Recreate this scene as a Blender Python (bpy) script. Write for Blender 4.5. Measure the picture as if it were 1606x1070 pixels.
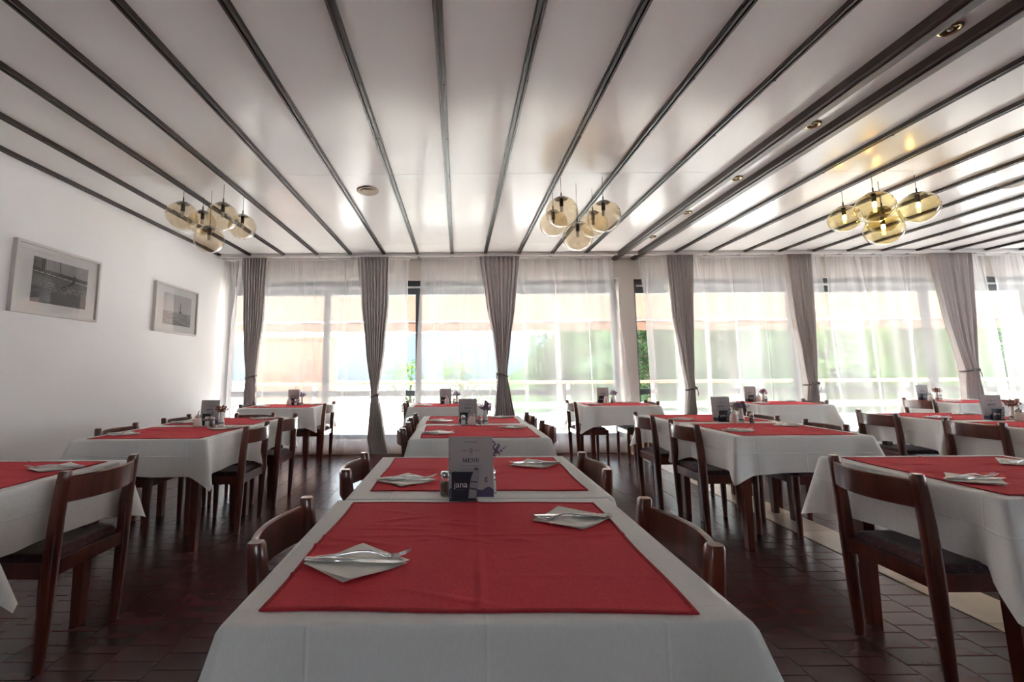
import bpy, bmesh, math, random
import numpy as np
from math import sin, cos, pi, exp, sqrt, atan, radians
from mathutils import Matrix, Vector, Euler

for o in list(bpy.data.objects):
    bpy.data.objects.remove(o, do_unlink=True)
S = bpy.context.scene
COL = S.collection
random.seed(7)

# ------------------------------------------------------------------ camera
cam = bpy.data.cameras.new('camera')
cam.sensor_width = 36.0
cam.lens = 680.0 / 1606 * 36.0
cam.shift_x = (803 - 719) / 1606.0
cam.shift_y = (504.8 - 535) / 1606.0
cam.clip_start = 0.02
cam.clip_end = 500
camo = bpy.data.objects.new('camera', cam)
COL.objects.link(camo)
camo.matrix_world = (Matrix.Translation((0, 0, 1.2)) @ Matrix.Rotation(pi / 2 + atan(.115), 4, 'X')
                     @ Matrix.Rotation(-.007, 4, 'Z'))
S.camera = camo

# ------------------------------------------------------------------ light
SKY = 1.9
SUN = 13.0
EXPO = 2.72
w = bpy.data.worlds.new('world')
S.world = w
w.use_nodes = True
nt = w.node_tree
bg = nt.nodes['Background']
tc = nt.nodes.new('ShaderNodeTexCoord')
sx = nt.nodes.new('ShaderNodeSeparateXYZ')
rp = nt.nodes.new('ShaderNodeValToRGB')
rp.color_ramp.elements[0].position = 0.0
rp.color_ramp.elements[0].color = (.90, .95, 1, 1)
rp.color_ramp.elements[1].position = 0.9
rp.color_ramp.elements[1].color = (.45, .68, 1, 1)
nt.links.new(tc.outputs['Generated'], sx.inputs[0])
nt.links.new(sx.outputs['Z'], rp.inputs[0])
nt.links.new(rp.outputs[0], bg.inputs[0])
bg.inputs[1].default_value = SKY
sun = bpy.data.lights.new('sun', 'SUN')
sun.energy = SUN
sun.angle = radians(2)
sun.color = (1, .97, .92)
suno = bpy.data.objects.new('sun', sun)
COL.objects.link(suno)
suno.rotation_euler = Vector((.30, -.85, -.98)).to_track_quat('-Z', 'Y').to_euler()

S.view_settings.view_transform = 'Standard'
S.view_settings.look = 'None'
S.view_settings.gamma = 1
S.view_settings.use_curve_mapping = False
S.view_settings.exposure = EXPO
cy = S.cycles
cy.max_bounces = 12
cy.diffuse_bounces = 6
cy.glossy_bounces = 5
cy.transmission_bounces = 8
cy.transparent_max_bounces = 32
cy.caustics_reflective = False
cy.caustics_refractive = False
cy.sample_clamp_indirect = 6
cy.use_denoising = True

# ------------------------------------------------------------------ materials
def newmat(name):
    m = bpy.data.materials.new(name)
    m.use_nodes = True
    return m, m.node_tree, m.node_tree.nodes['Principled BSDF']

def mat(name, col, rough=.5, metal=0., var=None, bump=None, coat=0., spec=.5, rnd=0., stretch=None, sheen=0., island=False):
    """var=(scale, amount) mottles the colour, bump=(scale, strength), rnd = brightness change per object"""
    m, t, b = newmat(name)
    N, L = t.nodes.new, t.links.new
    b.inputs['Base Color'].default_value = (*col, 1)
    b.inputs['Roughness'].default_value = rough
    b.inputs['Metallic'].default_value = metal
    b.inputs['Specular IOR Level'].default_value = spec
    b.inputs['Coat Weight'].default_value = coat
    b.inputs['Coat Roughness'].default_value = .12
    b.inputs['Sheen Weight'].default_value = sheen
    tcn = N('ShaderNodeTexCoord')
    src = tcn.outputs['Object']
    if stretch:
        mp = N('ShaderNodeMapping')
        mp.inputs['Scale'].default_value = stretch
        L(src, mp.inputs[0])
        src = mp.outputs[0]
    last = None
    if var:
        n = N('ShaderNodeTexNoise')
        n.inputs['Scale'].default_value = var[0]
        n.inputs['Detail'].default_value = 5
        L(src, n.inputs['Vector'])
        mr = N('ShaderNodeMapRange')
        mr.inputs['From Min'].default_value = .3
        mr.inputs['From Max'].default_value = .7
        mr.inputs['To Min'].default_value = 1 - var[1]
        mr.inputs['To Max'].default_value = 1 + var[1]
        L(n.outputs['Fac'], mr.inputs['Value'])
        hs = N('ShaderNodeHueSaturation')
        hs.inputs['Color'].default_value = (*col, 1)
        L(mr.outputs[0], hs.inputs['Value'])
        last = hs
    if rnd:
        if island:
            oi = N('ShaderNodeNewGeometry'); ro = oi.outputs['Random Per Island']
        else:
            oi = N('ShaderNodeObjectInfo'); ro = oi.outputs['Random']
        mr = N('ShaderNodeMapRange')
        mr.inputs['To Min'].default_value = 1 - rnd
        mr.inputs['To Max'].default_value = 1 + rnd
        L(ro, mr.inputs['Value'])
        hs = N('ShaderNodeHueSaturation')
        if last: L(last.outputs[0], hs.inputs['Color'])
        else: hs.inputs['Color'].default_value = (*col, 1)
        L(mr.outputs[0], hs.inputs['Value'])
        last = hs
    if last: L(last.outputs[0], b.inputs['Base Color'])
    if bump:
        n = N('ShaderNodeTexNoise')
        n.inputs['Scale'].default_value = bump[0]
        n.inputs['Detail'].default_value = 3
        L(src, n.inputs['Vector'])
        bp = N('ShaderNodeBump')
        bp.inputs['Strength'].default_value = bump[1]
        bp.inputs['Distance'].default_value = .01
        L(n.outputs['Fac'], bp.inputs['Height'])
        L(bp.outputs[0], b.inputs['Normal'])
    return m

def thin_glass(name, tint, base=.04, rough=.0, edge=1.0):
    m, t, b = newmat(name)
    N, L = t.nodes.new, t.links.new
    t.nodes.remove(b)
    tr = N('ShaderNodeBsdfTransparent'); tr.inputs[0].default_value = (*tint, 1)
    gl = N('ShaderNodeBsdfGlossy'); gl.inputs['Roughness'].default_value = rough
    lw = N('ShaderNodeLayerWeight'); lw.inputs[0].default_value = .5
    pw = N('ShaderNodeMath'); pw.operation = 'POWER'; pw.inputs[1].default_value = 4.5
    L(lw.outputs['Facing'], pw.inputs[0])
    mu = N('ShaderNodeMath'); mu.operation = 'MULTIPLY_ADD'
    mu.inputs[1].default_value = edge; mu.inputs[2].default_value = base
    mu.use_clamp = True
    L(pw.outputs[0], mu.inputs[0])
    mx = N('ShaderNodeMixShader')
    L(mu.outputs[0], mx.inputs[0]); L(tr.outputs[0], mx.inputs[1]); L(gl.outputs[0], mx.inputs[2])
    L(mx.outputs[0], t.nodes['Material Output'].inputs[0])
    return m

def veil(name, col, alpha, trans=.6):
    """thin woven fabric: part open weave, part thread that scatters and passes light"""
    m, t, b = newmat(name)
    N, L = t.nodes.new, t.links.new
    t.nodes.remove(b)
    tr = N('ShaderNodeBsdfTransparent')
    df = N('ShaderNodeBsdfDiffuse'); df.inputs[0].default_value = (*col, 1)
    tl = N('ShaderNodeBsdfTranslucent'); tl.inputs[0].default_value = (*col, 1)
    m1 = N('ShaderNodeMixShader'); m1.inputs[0].default_value = trans
    L(df.outputs[0], m1.inputs[1]); L(tl.outputs[0], m1.inputs[2])
    m2 = N('ShaderNodeMixShader')
    lw = N('ShaderNodeLayerWeight'); lw.inputs[0].default_value = .35
    mr = N('ShaderNodeMapRange')
    mr.inputs['To Min'].default_value = alpha; mr.inputs['To Max'].default_value = min(1, alpha + .3)
    L(lw.outputs['Facing'], mr.inputs['Value'])
    L(mr.outputs[0], m2.inputs[0])
    L(tr.outputs[0], m2.inputs[1]); L(m1.outputs[0], m2.inputs[2])
    L(m2.outputs[0], t.nodes['Material Output'].inputs[0])
    return m

def cloth_trans(name, col, trans):
    m, t, b = newmat(name)
    N, L = t.nodes.new, t.links.new
    t.nodes.remove(b)
    df = N('ShaderNodeBsdfDiffuse'); df.inputs[0].default_value = (*col, 1)
    tl = N('ShaderNodeBsdfTranslucent'); tl.inputs[0].default_value = (*col, 1)
    m1 = N('ShaderNodeMixShader'); m1.inputs[0].default_value = trans
    L(df.outputs[0], m1.inputs[1]); L(tl.outputs[0], m1.inputs[2])
    L(m1.outputs[0], t.nodes['Material Output'].inputs[0])
    return m

def weave(name, col, rough, scale, amount, sheen=.0, fold=.0):
    m, t, b = newmat(name)
    N, L = t.nodes.new, t.links.new
    b.inputs['Roughness'].default_value = rough
    b.inputs['Sheen Weight'].default_value = sheen
    b.inputs['Specular IOR Level'].default_value = .25
    tcn = N('ShaderNodeTexCoord')
    w1 = N('ShaderNodeTexNoise'); w1.inputs['Scale'].default_value = scale
    mp = N('ShaderNodeMapping'); mp.inputs['Scale'].default_value = (8, 1, 1)
    L(tcn.outputs['Object'], mp.inputs[0]); L(mp.outputs[0], w1.inputs['Vector'])
    w2 = N('ShaderNodeTexNoise'); w2.inputs['Scale'].default_value = 9
    w2.inputs['Detail'].default_value = 4
    L(tcn.outputs['Object'], w2.inputs['Vector'])
    mr = N('ShaderNodeMapRange'); mr.inputs['To Min'].default_value = 1 - amount; mr.inputs['To Max'].default_value = 1 + amount
    mr.inputs['From Min'].default_value = .3; mr.inputs['From Max'].default_value = .7
    L(w1.outputs['Fac'], mr.inputs['Value'])
    hs = N('ShaderNodeHueSaturation'); hs.inputs['Color'].default_value = (*col, 1)
    L(mr.outputs[0], hs.inputs['Value']); L(hs.outputs[0], b.inputs['Base Color'])
    bp = N('ShaderNodeBump'); bp.inputs['Strength'].default_value = .35; bp.inputs['Distance'].default_value = .012
    L(w2.outputs['Fac'], bp.inputs['Height'])
    bp2 = N('ShaderNodeBump'); bp2.inputs['Strength'].default_value = .12; bp2.inputs['Distance'].default_value = .001
    L(w1.outputs['Fac'], bp2.inputs['Height']); L(bp.outputs[0], bp2.inputs['Normal'])
    if fold:
        sx_ = N('ShaderNodeSeparateXYZ'); L(tcn.outputs['Object'], sx_.inputs[0])
        tot = None
        for ax in 'XYZ':
            pp = N('ShaderNodeMath'); pp.operation = 'PINGPONG'; pp.inputs[1].default_value = fold
            L(sx_.outputs[ax], pp.inputs[0])
            sm = N('ShaderNodeMapRange'); sm.interpolation_type = 'SMOOTHSTEP'
            sm.inputs['From Max'].default_value = .006
            L(pp.outputs[0], sm.inputs['Value'])
            if tot is None: tot = sm.outputs[0]
            else:
                ad = N('ShaderNodeMath'); ad.operation = 'ADD'
                L(tot, ad.inputs[0]); L(sm.outputs[0], ad.inputs[1]); tot = ad.outputs[0]
        bp3 = N('ShaderNodeBump'); bp3.invert = True
        bp3.inputs['Strength'].default_value = .45; bp3.inputs['Distance'].default_value = .0022
        L(tot, bp3.inputs['Height']); L(bp2.outputs[0], bp3.inputs['Normal'])
        bp2 = bp3
    L(bp2.outputs[0], b.inputs['Normal'])
    return m

def emit(name, col, strength):
    m, t, b = newmat(name)
    b.inputs['Base Color'].default_value = (*col, 1)
    b.inputs['Emission Color'].default_value = (*col, 1)
    b.inputs['Emission Strength'].default_value = strength
    return m

def seatfab():
    m, t, b = newmat('seat_fabric')
    N, L = t.nodes.new, t.links.new
    b.inputs['Roughness'].default_value = .85
    b.inputs['Sheen Weight'].default_value = .4
    tcn = N('ShaderNodeTexCoord')
    v = N('ShaderNodeTexNoise'); v.inputs['Scale'].default_value = 14; v.inputs['Distortion'].default_value = 2.5
    L(tcn.outputs['Object'], v.inputs['Vector'])
    r = N('ShaderNodeValToRGB')
    e = r.color_ramp.elements
    e[0].position = .40; e[0].color = (.040, .010, .017, 1)
    e[1].position = .52; e[1].color = (.105, .022, .032, 1)
    x = e.new(.60); x.color = (.04, .018, .04, 1)
    x = e.new(.66); x.color = (.18, .13, .17, 1)
    x = e.new(.70); x.color = (.04, .014, .026, 1)
    L(v.outputs['Fac'], r.inputs[0]); L(r.outputs[0], b.inputs['Base Color'])
    return m

def printmat(name):
    m, t, b = newmat(name)
    a = t.nodes.new('ShaderNodeVertexColor'); a.layer_name = 'tone'
    t.links.new(a.outputs[0], b.inputs['Base Color'])
    b.inputs['Roughness'].default_value = .7
    return m

M = dict(
    wallshade=mat('window_wall_shaded', (.60, .545, .505), .7, bump=(160, .05)),  # wall paint darkened: shade of the room-facing side put into the colour
    wallpanel=mat('rear_wall_brown', (.20, .15, .11), .7),
    wall=mat('wall_paint', (.84, .82, .82), .65, var=(1.2, .03), bump=(160, .05)),
    ceil=mat('ceiling_panel_lacquer', (.83, .81, .80), .19, var=(.8, .04), bump=(5, .04), coat=.0, spec=.27, rnd=.02),
    ceilback=mat('ceiling_shadow_gap', (.03, .028, .027), .8),
    batten=mat('batten_stained_wood', (.030, .020, .017), .36, var=(30, .35), stretch=(1, .08, 1), coat=.1),
    beam=mat('beam_stained_wood', (.045, .027, .023), .4, var=(30, .35), stretch=(1, .08, 1)),
    grout=mat('floor_grout', (.045, .03, .027), .8, var=(20, .3)),
    tile=mat('floor_tile_maroon', (.068, .024, .024), .24, var=(6, .2), rnd=.12, spec=.33),
    tilefield=mat('floor_tile_maroon_field', (.068, .024, .024), .24, var=(6, .2), rnd=.12, spec=.33, island=True),
    stone=mat('beige_stone_tile', (.60, .49, .36), .3, var=(3, .18), rnd=.08),
    wood=mat('mahogany_varnish', (.11, .021, .010), .3, var=(26, .45), stretch=(1, 1, .12), coat=.7),
    darkwood=mat('table_wood', (.06, .018, .012), .35, var=(26, .4), stretch=(1, 1, .12), coat=.4),
    seat=seatfab(),
    white=weave('white_tablecloth', (.84, .835, .81), .85, 90, .03, fold=.16),
    red=weave('red_table_topper', (.67, .066, .082), .9, 120, .16, sheen=.0),
    redhem=weave('red_hem', (.40, .03, .04), .9, 120, .2, sheen=.0),
    napkin=mat('napkin_paper', (.90, .87, .81), .9, bump=(60, .1)),
    steel=mat('cutlery_steel', (.72, .72, .72), .16, metal=1),
    chrome=mat('chrome', (.6, .6, .6), .15, metal=1),
    frame=mat('window_frame_anthracite', (.035, .04, .045), .4),
    framelight=mat('window_rail_grey', (.42, .42, .43), .4),
    glass=thin_glass('window_glass', (.96, .98, .97)),
    picglass=thin_glass('picture_glass', (.97, .97, .97), base=.05, edge=1.6),
    jar=thin_glass('shaker_glass', (.93, .95, .94), base=.10, rough=.03),
    globe=thin_glass('smoked_amber_glass', (.88, .81, .69), base=.07, edge=1.6, rough=.01),
    globelit=thin_glass('amber_glass_lit_tint', (.88, .80, .58), base=.055, edge=1.4, rough=.01),  # same glass as globe, bulb glow put into a yellower tint
    bulb=mat('bulb_off_glass', (.75, .72, .66), .25),
    bulblit=emit('bulb_lit', (1, .66, .20), 13),
    lampmetal=mat('lamp_dark_metal', (.045, .038, .03), .35, metal=.6),
    cord=mat('cord_black', (.03, .03, .03), .6),
    brass=mat('brass', (.45, .34, .16), .25, metal=1),
    brassdark=mat('reflector_dark', (.10, .07, .04), .3, metal=.8),
    vent=mat('vent_tan', (.33, .24, .16), .5, var=(12, .15)),
    sheer=veil('sheer_voile', (.94, .93, .94), .38, .30),
    drape=weave('drape_taupe_weave', (.56, .52, .51), .85, 160, .10, sheen=.3),
    tie=mat('drape_tie', (.16, .14, .135), .8),
    rail=mat('pelmet_white', (.62, .59, .57), .5),
    trimwood=mat('floor_trim_beige', (.50, .36, .28), .5),
    menu=mat('menu_cover', (.44, .43, .43), .6),
    ink=mat('menu_ink', (.012, .010, .03), .6),
    greyink=mat('menu_grey_ink', (.27, .27, .28), .7),
    purple=mat('menu_purple_band', (.085, .075, .15), .6),
    navy=mat('navy_card', (.006, .012, .025), .35),
    bottle=mat('printed_bottle_grey', (.30, .31, .34), .4),
    bottledark=mat('printed_bottle_dark', (.07, .075, .08), .4),
    letter=mat('white_lettering', (.8, .8, .8), .5),
    ceramic=mat('white_ceramic', (.72, .70, .66), .25, coat=.3),
    sugar=mat('sugar_jar', (.70, .66, .60), .2, coat=.3),
    salt=mat('salt_grains', (.8, .8, .78), .9, bump=(300, .3)),
    pepper=mat('pepper_grains', (.12, .085, .06), .9, var=(200, .5)),
    lav=mat('lavender_blossom', (.16, .085, .19), .9, var=(120, .5), rnd=.2),
    dried=mat('dried_blossom', (.24, .11, .075), .9, var=(60, .6), rnd=.2),
    pink=mat('magenta_blossom', (.26, .04, .12), .9, var=(90, .5)),
    stem=mat('dry_stem', (.16, .15, .09), .9),
    pframe=mat('picture_frame_white', (.62, .58, .55), .4),
    mount=mat('picture_mount', (.78, .76, .74), .8),
    photo=printmat('photo_print'),
    terrace=mat('terrace_paving', (.76, .72, .67), .8, var=(3, .15)),
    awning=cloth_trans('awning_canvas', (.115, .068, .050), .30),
    orange=mat('orange_render', (.24, .10, .05), .85, var=(4, .08)),
    railwood=mat('rail_wood', (.42, .23, .13), .6, var=(20, .3)),
    railpanel=mat('rail_mesh_white', (.5, .5, .5), .6),
    ground=mat('pale_ground', (.55, .53, .50), .9, spec=0., var=(.3, .1)),
    wood_slope=mat('wooded_slope_green', (.022, .040, .016), 1., spec=0., var=(.9, .6), bump=(2, 1.)),
    hill=mat('hill_haze', (.045, .056, .066), 1., spec=0., var=(.05, .2)),
    leaf=cloth_trans('leaf_green', (.06, .115, .02), .5),
    leafdark=cloth_trans('leaf_deep_green', (.028, .058, .016), .45),
    bark=mat('bark', (.12, .09, .07), .9, var=(12, .4)),
)

# ------------------------------------------------------------------ mesh tools
class MB:
    def __init__(s): s.v = []; s.f = []; s.sm = []
    def add(s, vs, fs, smooth=False, M4=None):
        k = len(s.v)
        if M4 is not None: vs = [tuple(M4 @ Vector(p)) for p in vs]
        s.v += [tuple(p) for p in vs]
        s.f += [tuple(k + i for i in f) for f in fs]
        s.sm += [smooth] * len(fs)
        return s
    def box(s, x0, x1, y0, y1, z0, z1, M4=None):
        vs = [(x0, y0, z0), (x1, y0, z0), (x1, y1, z0), (x0, y1, z0), (x0, y0, z1), (x1, y0, z1), (x1, y1, z1), (x0, y1, z1)]
        return s.add(vs, [(3, 2, 1, 0), (4, 5, 6, 7), (0, 1, 5, 4), (1, 2, 6, 5), (2, 3, 7, 6), (3, 0, 4, 7)], M4=M4)
    def bev(s, x0, x1, y0, y1, z0, z1, b=.004, M4=None):
        """box with chamfered edges"""
        bm = bmesh.new()
        bmesh.ops.create_cube(bm, size=1)
        for v in bm.verts:
            v.co = ((x0 + x1) / 2 + v.co.x * (x1 - x0), (y0 + y1) / 2 + v.co.y * (y1 - y0), (z0 + z1) / 2 + v.co.z * (z1 - z0))
        bmesh.ops.bevel(bm, geom=bm.edges[:], offset=b, segments=2, affect='EDGES', profile=.6)
        bm.verts.index_update()
        s.add([v.co[:] for v in bm.verts], [[v.index for v in f.verts] for f in bm.faces], M4=M4)
        bm.free()
        return s
    def lathe(s, prof, n=24, smooth=True, M4=None, cap=True):
        vs = []; fs = []
        for r, z in prof:
            for i in range(n):
                a = 2 * pi * i / n
                vs.append((r * cos(a), r * sin(a), z))
        for j in range(len(prof) - 1):
            for i in range(n):
                a, b = j * n + i, j * n + (i + 1) % n
                fs.append((a, b, b + n, a + n))
        if cap:
            if prof[0][0] > 1e-5: fs.append(tuple(range(n))[::-1])
            if prof[-1][0] > 1e-5: fs.append(tuple(range((len(prof) - 1) * n, len(prof) * n)))
        return s.add(vs, fs, smooth, M4)
    def tube(s, pts, r, n=8, smooth=True, M4=None):
        """tube through points; r a number or a list"""
        vs = []; fs = []
        P = [Vector(p) for p in pts]
        for i, p in enumerate(P):
            d = (P[min(i + 1, len(P) - 1)] - P[max(i - 1, 0)]).normalized()
            u = d.cross(Vector((0, 0, 1)) if abs(d.z) < .9 else Vector((1, 0, 0))).normalized()
            v = d.cross(u)
            rr = r[i] if isinstance(r, (list, tuple)) else r
            for k in range(n):
                a = 2 * pi * k / n
                vs.append(p + u * rr * cos(a) + v * rr * sin(a))
        for j in range(len(P) - 1):
            for k in range(n):
                a, b = j * n + k, j * n + (k + 1) % n
                fs.append((a, b, b + n, a + n))
        fs.append(tuple(range(n))[::-1]); fs.append(tuple(range((len(P) - 1) * n, len(P) * n)))
        return s.add(vs, fs, smooth, M4)
    def loft(s, rings, smooth=False, M4=None):
        """closed rings of equal length, capped"""
        n = len(rings[0]); vs = [p for r in rings for p in r]; fs = []
        for j in range(len(rings) - 1):
            for k in range(n):
                a, b = j * n + k, j * n + (k + 1) % n
                fs.append((a, b, b + n, a + n))
        fs.append(tuple(range(n))[::-1]); fs.append(tuple(range((len(rings) - 1) * n, len(rings) * n)))
        return s.add(vs, fs, smooth, M4)
    def grid(s, fn, nu, nv, smooth=True, M4=None):
        vs = [fn(i / nu, j / nv) for j in range(nv + 1) for i in range(nu + 1)]
        fs = [(j * (nu + 1) + i, j * (nu + 1) + i + 1, (j + 1) * (nu + 1) + i + 1, (j + 1) * (nu + 1) + i) for j in range(nv) for i in range(nu)]
        return s.add(vs, fs, smooth, M4)
    def poly(s, pts, y0=0., t=.0006):
        """flat prism in the XZ plane (print shapes), facing -Y"""
        n = len(pts)
        vs = [(x, y0, z) for x, z in pts] + [(x, y0 - t, z) for x, z in pts]
        fs = [tuple(range(n))[::-1], tuple(range(n, 2 * n))] + [(i, (i + 1) % n, n + (i + 1) % n, n + i) for i in range(n)]
        return s.add(vs, fs)
    def mesh(s, name, m=None):
        me = bpy.data.meshes.new(name)
        me.from_pydata(s.v, [], s.f)
        me.polygons.foreach_set('use_smooth', s.sm)
        if m: me.materials.append(m)
        me.update()
        return me

def fixn(me):
    bm = bmesh.new(); bm.from_mesh(me)
    bmesh.ops.recalc_face_normals(bm, faces=bm.faces[:])
    bm.to_mesh(me); bm.free()

def obj(name, mb, m, parent=None, loc=None, fix=True):
    me = mb.mesh(name, m) if isinstance(mb, MB) else mb
    if fix and isinstance(mb, MB): fixn(me)
    o = bpy.data.objects.new(name, me)
    COL.objects.link(o)
    if parent: o.parent = parent
    if loc: o.location = loc
    return o

def tag(o, label=None, cat=None, group=None, kind=None):
    if label: o['label'] = label
    if cat: o['category'] = cat
    if group: o['group'] = group
    if kind: o['kind'] = kind
    return o

def thing(name, label, cat, loc=(0, 0, 0), rz=0, group=None):
    o = bpy.data.objects.new(name, None)
    o.empty_display_size = .05
    COL.objects.link(o)
    o.location = loc; o.rotation_euler = (0, 0, rz)
    return tag(o, label, cat, group)

def copy_tree(o, parent=None):
    c = o.copy(); COL.objects.link(c)
    if parent: c.parent = parent
    for ch in o.children: copy_tree(ch, c)
    return c

PROTO = {}
def place(kind, builder, label, loc, rz=0, group=None):
    """first use moves the prototype itself, later uses copy it with all its parts"""
    if kind not in PROTO:
        PROTO[kind] = o = builder()
    else:
        o = copy_tree(PROTO[kind])
    o.location = loc
    o.rotation_euler = (0, 0, rz)
    o['label'] = label
    if group: o['group'] = group
    elif 'group' in o: del o['group']
    return o

# ------------------------------------------------------------------ room
XL, XR, YB, YF, H = -3.59, 10.2, -4.5, 6.6, 2.965
def struct(name, mb, m, parent=None):
    o = obj(name, mb, m, parent)
    if not parent: o['kind'] = 'structure'
    return o

floor = struct('floor', MB().box(XL - .2, XR + .2, YB - .2, YF + .2, -.12, -.004), M['grout'])
# maroon tiles 0.22 x 0.11 in straight courses; the nearest ones in view are parts of their own
BAND = (2.49, 2.80)
tw, tl, g = .22, .11, .004
tile_me = MB().bev(-tw / 2 + g / 2, tw / 2 - g / 2, -tl / 2 + g / 2, tl / 2 - g / 2, -.02, 0, .0015).mesh('tile', M['tile'])
field = MB()
cands = []
nx = int((XR - XL) / tw) + 1
for i in range(nx):
    x = -1.485 + tw / 2 + tw * (i - int((-1.485 - XL) / tw) - 1)
    if x - tw / 2 < XL - .1 or x + tw / 2 > XR + .1: continue
    x0, x1 = x - tw / 2 + g / 2, x + tw / 2 - g / 2
    if BAND[0] < x < BAND[1] : continue
    if x0 < BAND[0] < x1: x1 = BAND[0] - g
    if x0 < BAND[1] < x1: x0 = BAND[1] + g
    if x1 - x0 < .02: continue
    for j in range(int((YF - .02 - (-1.0)) / tl)):
        y = -1.0 + tl * (j + .5) + (tl / 2 if i % 2 else 0)
        if y + tl / 2 > YF: continue
        cands.append((x0, x1, y))
def tile_seen(c):
    x, y = (c[0] + c[1]) / 2, c[2]
    if abs((c[1] - c[0]) - (tw - g)) > .002: return False
    if y < 1.62 or y > 3.4: return False
    px = 719 + 680 * x / (y + .0)
    if px < -20 or px > 1500: return False
    if -.55 - .14 * (2.4 - y) < x < .7 + .14 * (2.4 - y): return False
    if x < -1.9 and y > 2.5 or x < -2.0: return False
    return True
seen = sorted([c for c in cands if tile_seen(c)], key=lambda c: c[2])[:296]
sset = set(seen)
for c in seen:
    o = bpy.data.objects.new('tile', tile_me); COL.objects.link(o)
    o.parent = floor
    o.location = ((c[0] + c[1]) / 2, c[2], random.uniform(-.0005, .0005))
    o.rotation_euler = (random.uniform(-.0012, .0012), random.uniform(-.0012, .0012), 0)
for c in cands:
    if c in sset: continue
    y0, y1 = c[2] - tl / 2 + g / 2, c[2] + tl / 2 - g / 2
    z = random.uniform(-.0005, .0005)
    a, b = random.uniform(-.0001, .0001), random.uniform(-.0001, .0001)
    field.add([(c[0], y0, -.02), (c[1], y0, -.02), (c[1], y1, -.02), (c[0], y1, -.02),
               (c[0], y0, z + a), (c[1], y0, z + b), (c[1], y1, z - a), (c[0], y1, z - b)],
              [(4, 5, 6, 7), (0, 1, 5, 4), (1, 2, 6, 5), (2, 3, 7, 6), (3, 0, 4, 7)])
o = obj('tile_field', field, M['tilefield'], floor, fix=False); o['kind'] = 'stuff'
# beige stone band under the twin beams
y = -1.0
k = 0
st_me = MB().bev(BAND[0] + .002, BAND[1] - .002, -.198, .198, -.02, .001, .0015).mesh('stone_tile', M['stone'])
while y < YF - .1:
    o = bpy.data.objects.new('stone_tile', st_me); COL.objects.link(o); o.parent = floor
    o.location = (0, y + .2, random.uniform(-.0006, .0006)); y += .4
tag(floor, 'dark maroon tiled floor with a beige stone band', None)

wl = struct('wall_left', MB().box(XL - .2, XL, YB - .2, YF + .25, -.1, H + .2), M['wall'])
b = MB().box(XR, XR + .2, YB - .2, YF + .25, -.1, .3).box(XR, XR + .2, YB - .2, YF + .25, 2.7, H + .2)
for y0, y1 in ((YB - .2, -2.6), (-1.2, 1.4), (2.6, 5.0), (6.0, YF + .25)): b.box(XR, XR + .2, y0, y1, .3, 2.7)
struct('wall_right', b, M['wall'])  # unseen wall, window openings added to let in side light
# unseen rear wall, brown to cut bounce, narrow opening added for fill light
b = MB()
b.box(XL, XR, YB - .2, YB, 0, .75).box(XL, XR, YB - .2, YB, 2.55, H)
for x0, x1 in ((XL, -1.4), (-.9, XR)): b.box(x0, x1, YB - .2, YB, .75, 2.55)
struct('wall_front', b, M['wallpanel'])
# window wall
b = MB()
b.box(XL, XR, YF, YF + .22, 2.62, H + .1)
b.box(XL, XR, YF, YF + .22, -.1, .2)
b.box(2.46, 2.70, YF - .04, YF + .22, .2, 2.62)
struct('wall_back', b, M['wallshade'])
struct('baseboard_back', MB().bev(XL, XR, YF - .05, YF, 0, .055, .006), M['trimwood'])
struct('baseboard_left', MB().bev(XL, XL + .015, YB, YF, 0, .07, .003), M['trimwood'])
struct('trim_1', MB().bev(2.43, 2.73, YF - .07, YF - .0405, 0, .26, .004), M['stone'])

ceil = struct('ceiling', MB().box(XL - .2, XR + .2, YB - .2, YF + .25, H + .012, H + .14), M['ceilback'])
SX = [-3.555, -3.105, -2.6, -2.1, -1.6, -1.1, -.6, -.09, .41, .91, 1.41, 1.91, 2.43, 2.735] + [3.25 + .513 * i for i in range(16)]
BE = {12: .105, 13: .105}
seams = [YB, -2.73, -.58, 1.57, 3.72, 5.87, YF]
for i in range(len(SX) - 1):
    x0, x1 = SX[i] , SX[i + 1]
    for j in range(len(seams) - 1):
        p = obj('ceiling_panel', MB().bev(x0 + .001, x1 - .001, seams[j] + .0015, seams[j + 1] - .0015, H, H + .012, .001), M['ceil'], ceil)
for i, x in enumerate(SX):
    if x > XR: continue
    b = MB()
    if i in BE:
        hw = BE[i] / 2
        b.bev(x - hw, x + hw, YB, YF - .01, H - .055, H, .004)
        b.bev(x - hw * .45, x + hw * .45, YB, YF - .01, H - .066, H - .054, .003)
        obj('beam', b, M['beam'], ceil)
    else:
        b.bev(x - .025, x + .025, YB, YF - .01, H - .016, H, .002)
        b.bev(x - .021, x - .006, YB, YF - .01, H - .028, H - .0155, .002)
        b.bev(x + .006, x + .021, YB, YF - .01, H - .028, H - .0155, .002)
        obj('batten', b, M['batten'], ceil)
scr = MB()
for i, x in enumerate(SX):
    if i in BE or x > XR: continue
    for y in np.arange(1.2, 6.5, .62):
        scr.lathe([(.0075, H - .031), (.0075, H - .0275)], 8, False, Matrix.Translation((x + .0135, y + .05 * ((i * 7) % 5 - 2) * .2, 0)))
o = obj('screw_heads', scr, M['ceilback'], ceil); o['kind'] = 'stuff'

# curtain pelmet along the window wall
struct('trim_2', MB().bev(XL, XR, 6.30, 6.335, H - .052, H - .002, .004).box(XL, XR, 6.335, YF, H - .024, H - .006), M['rail'])

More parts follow.
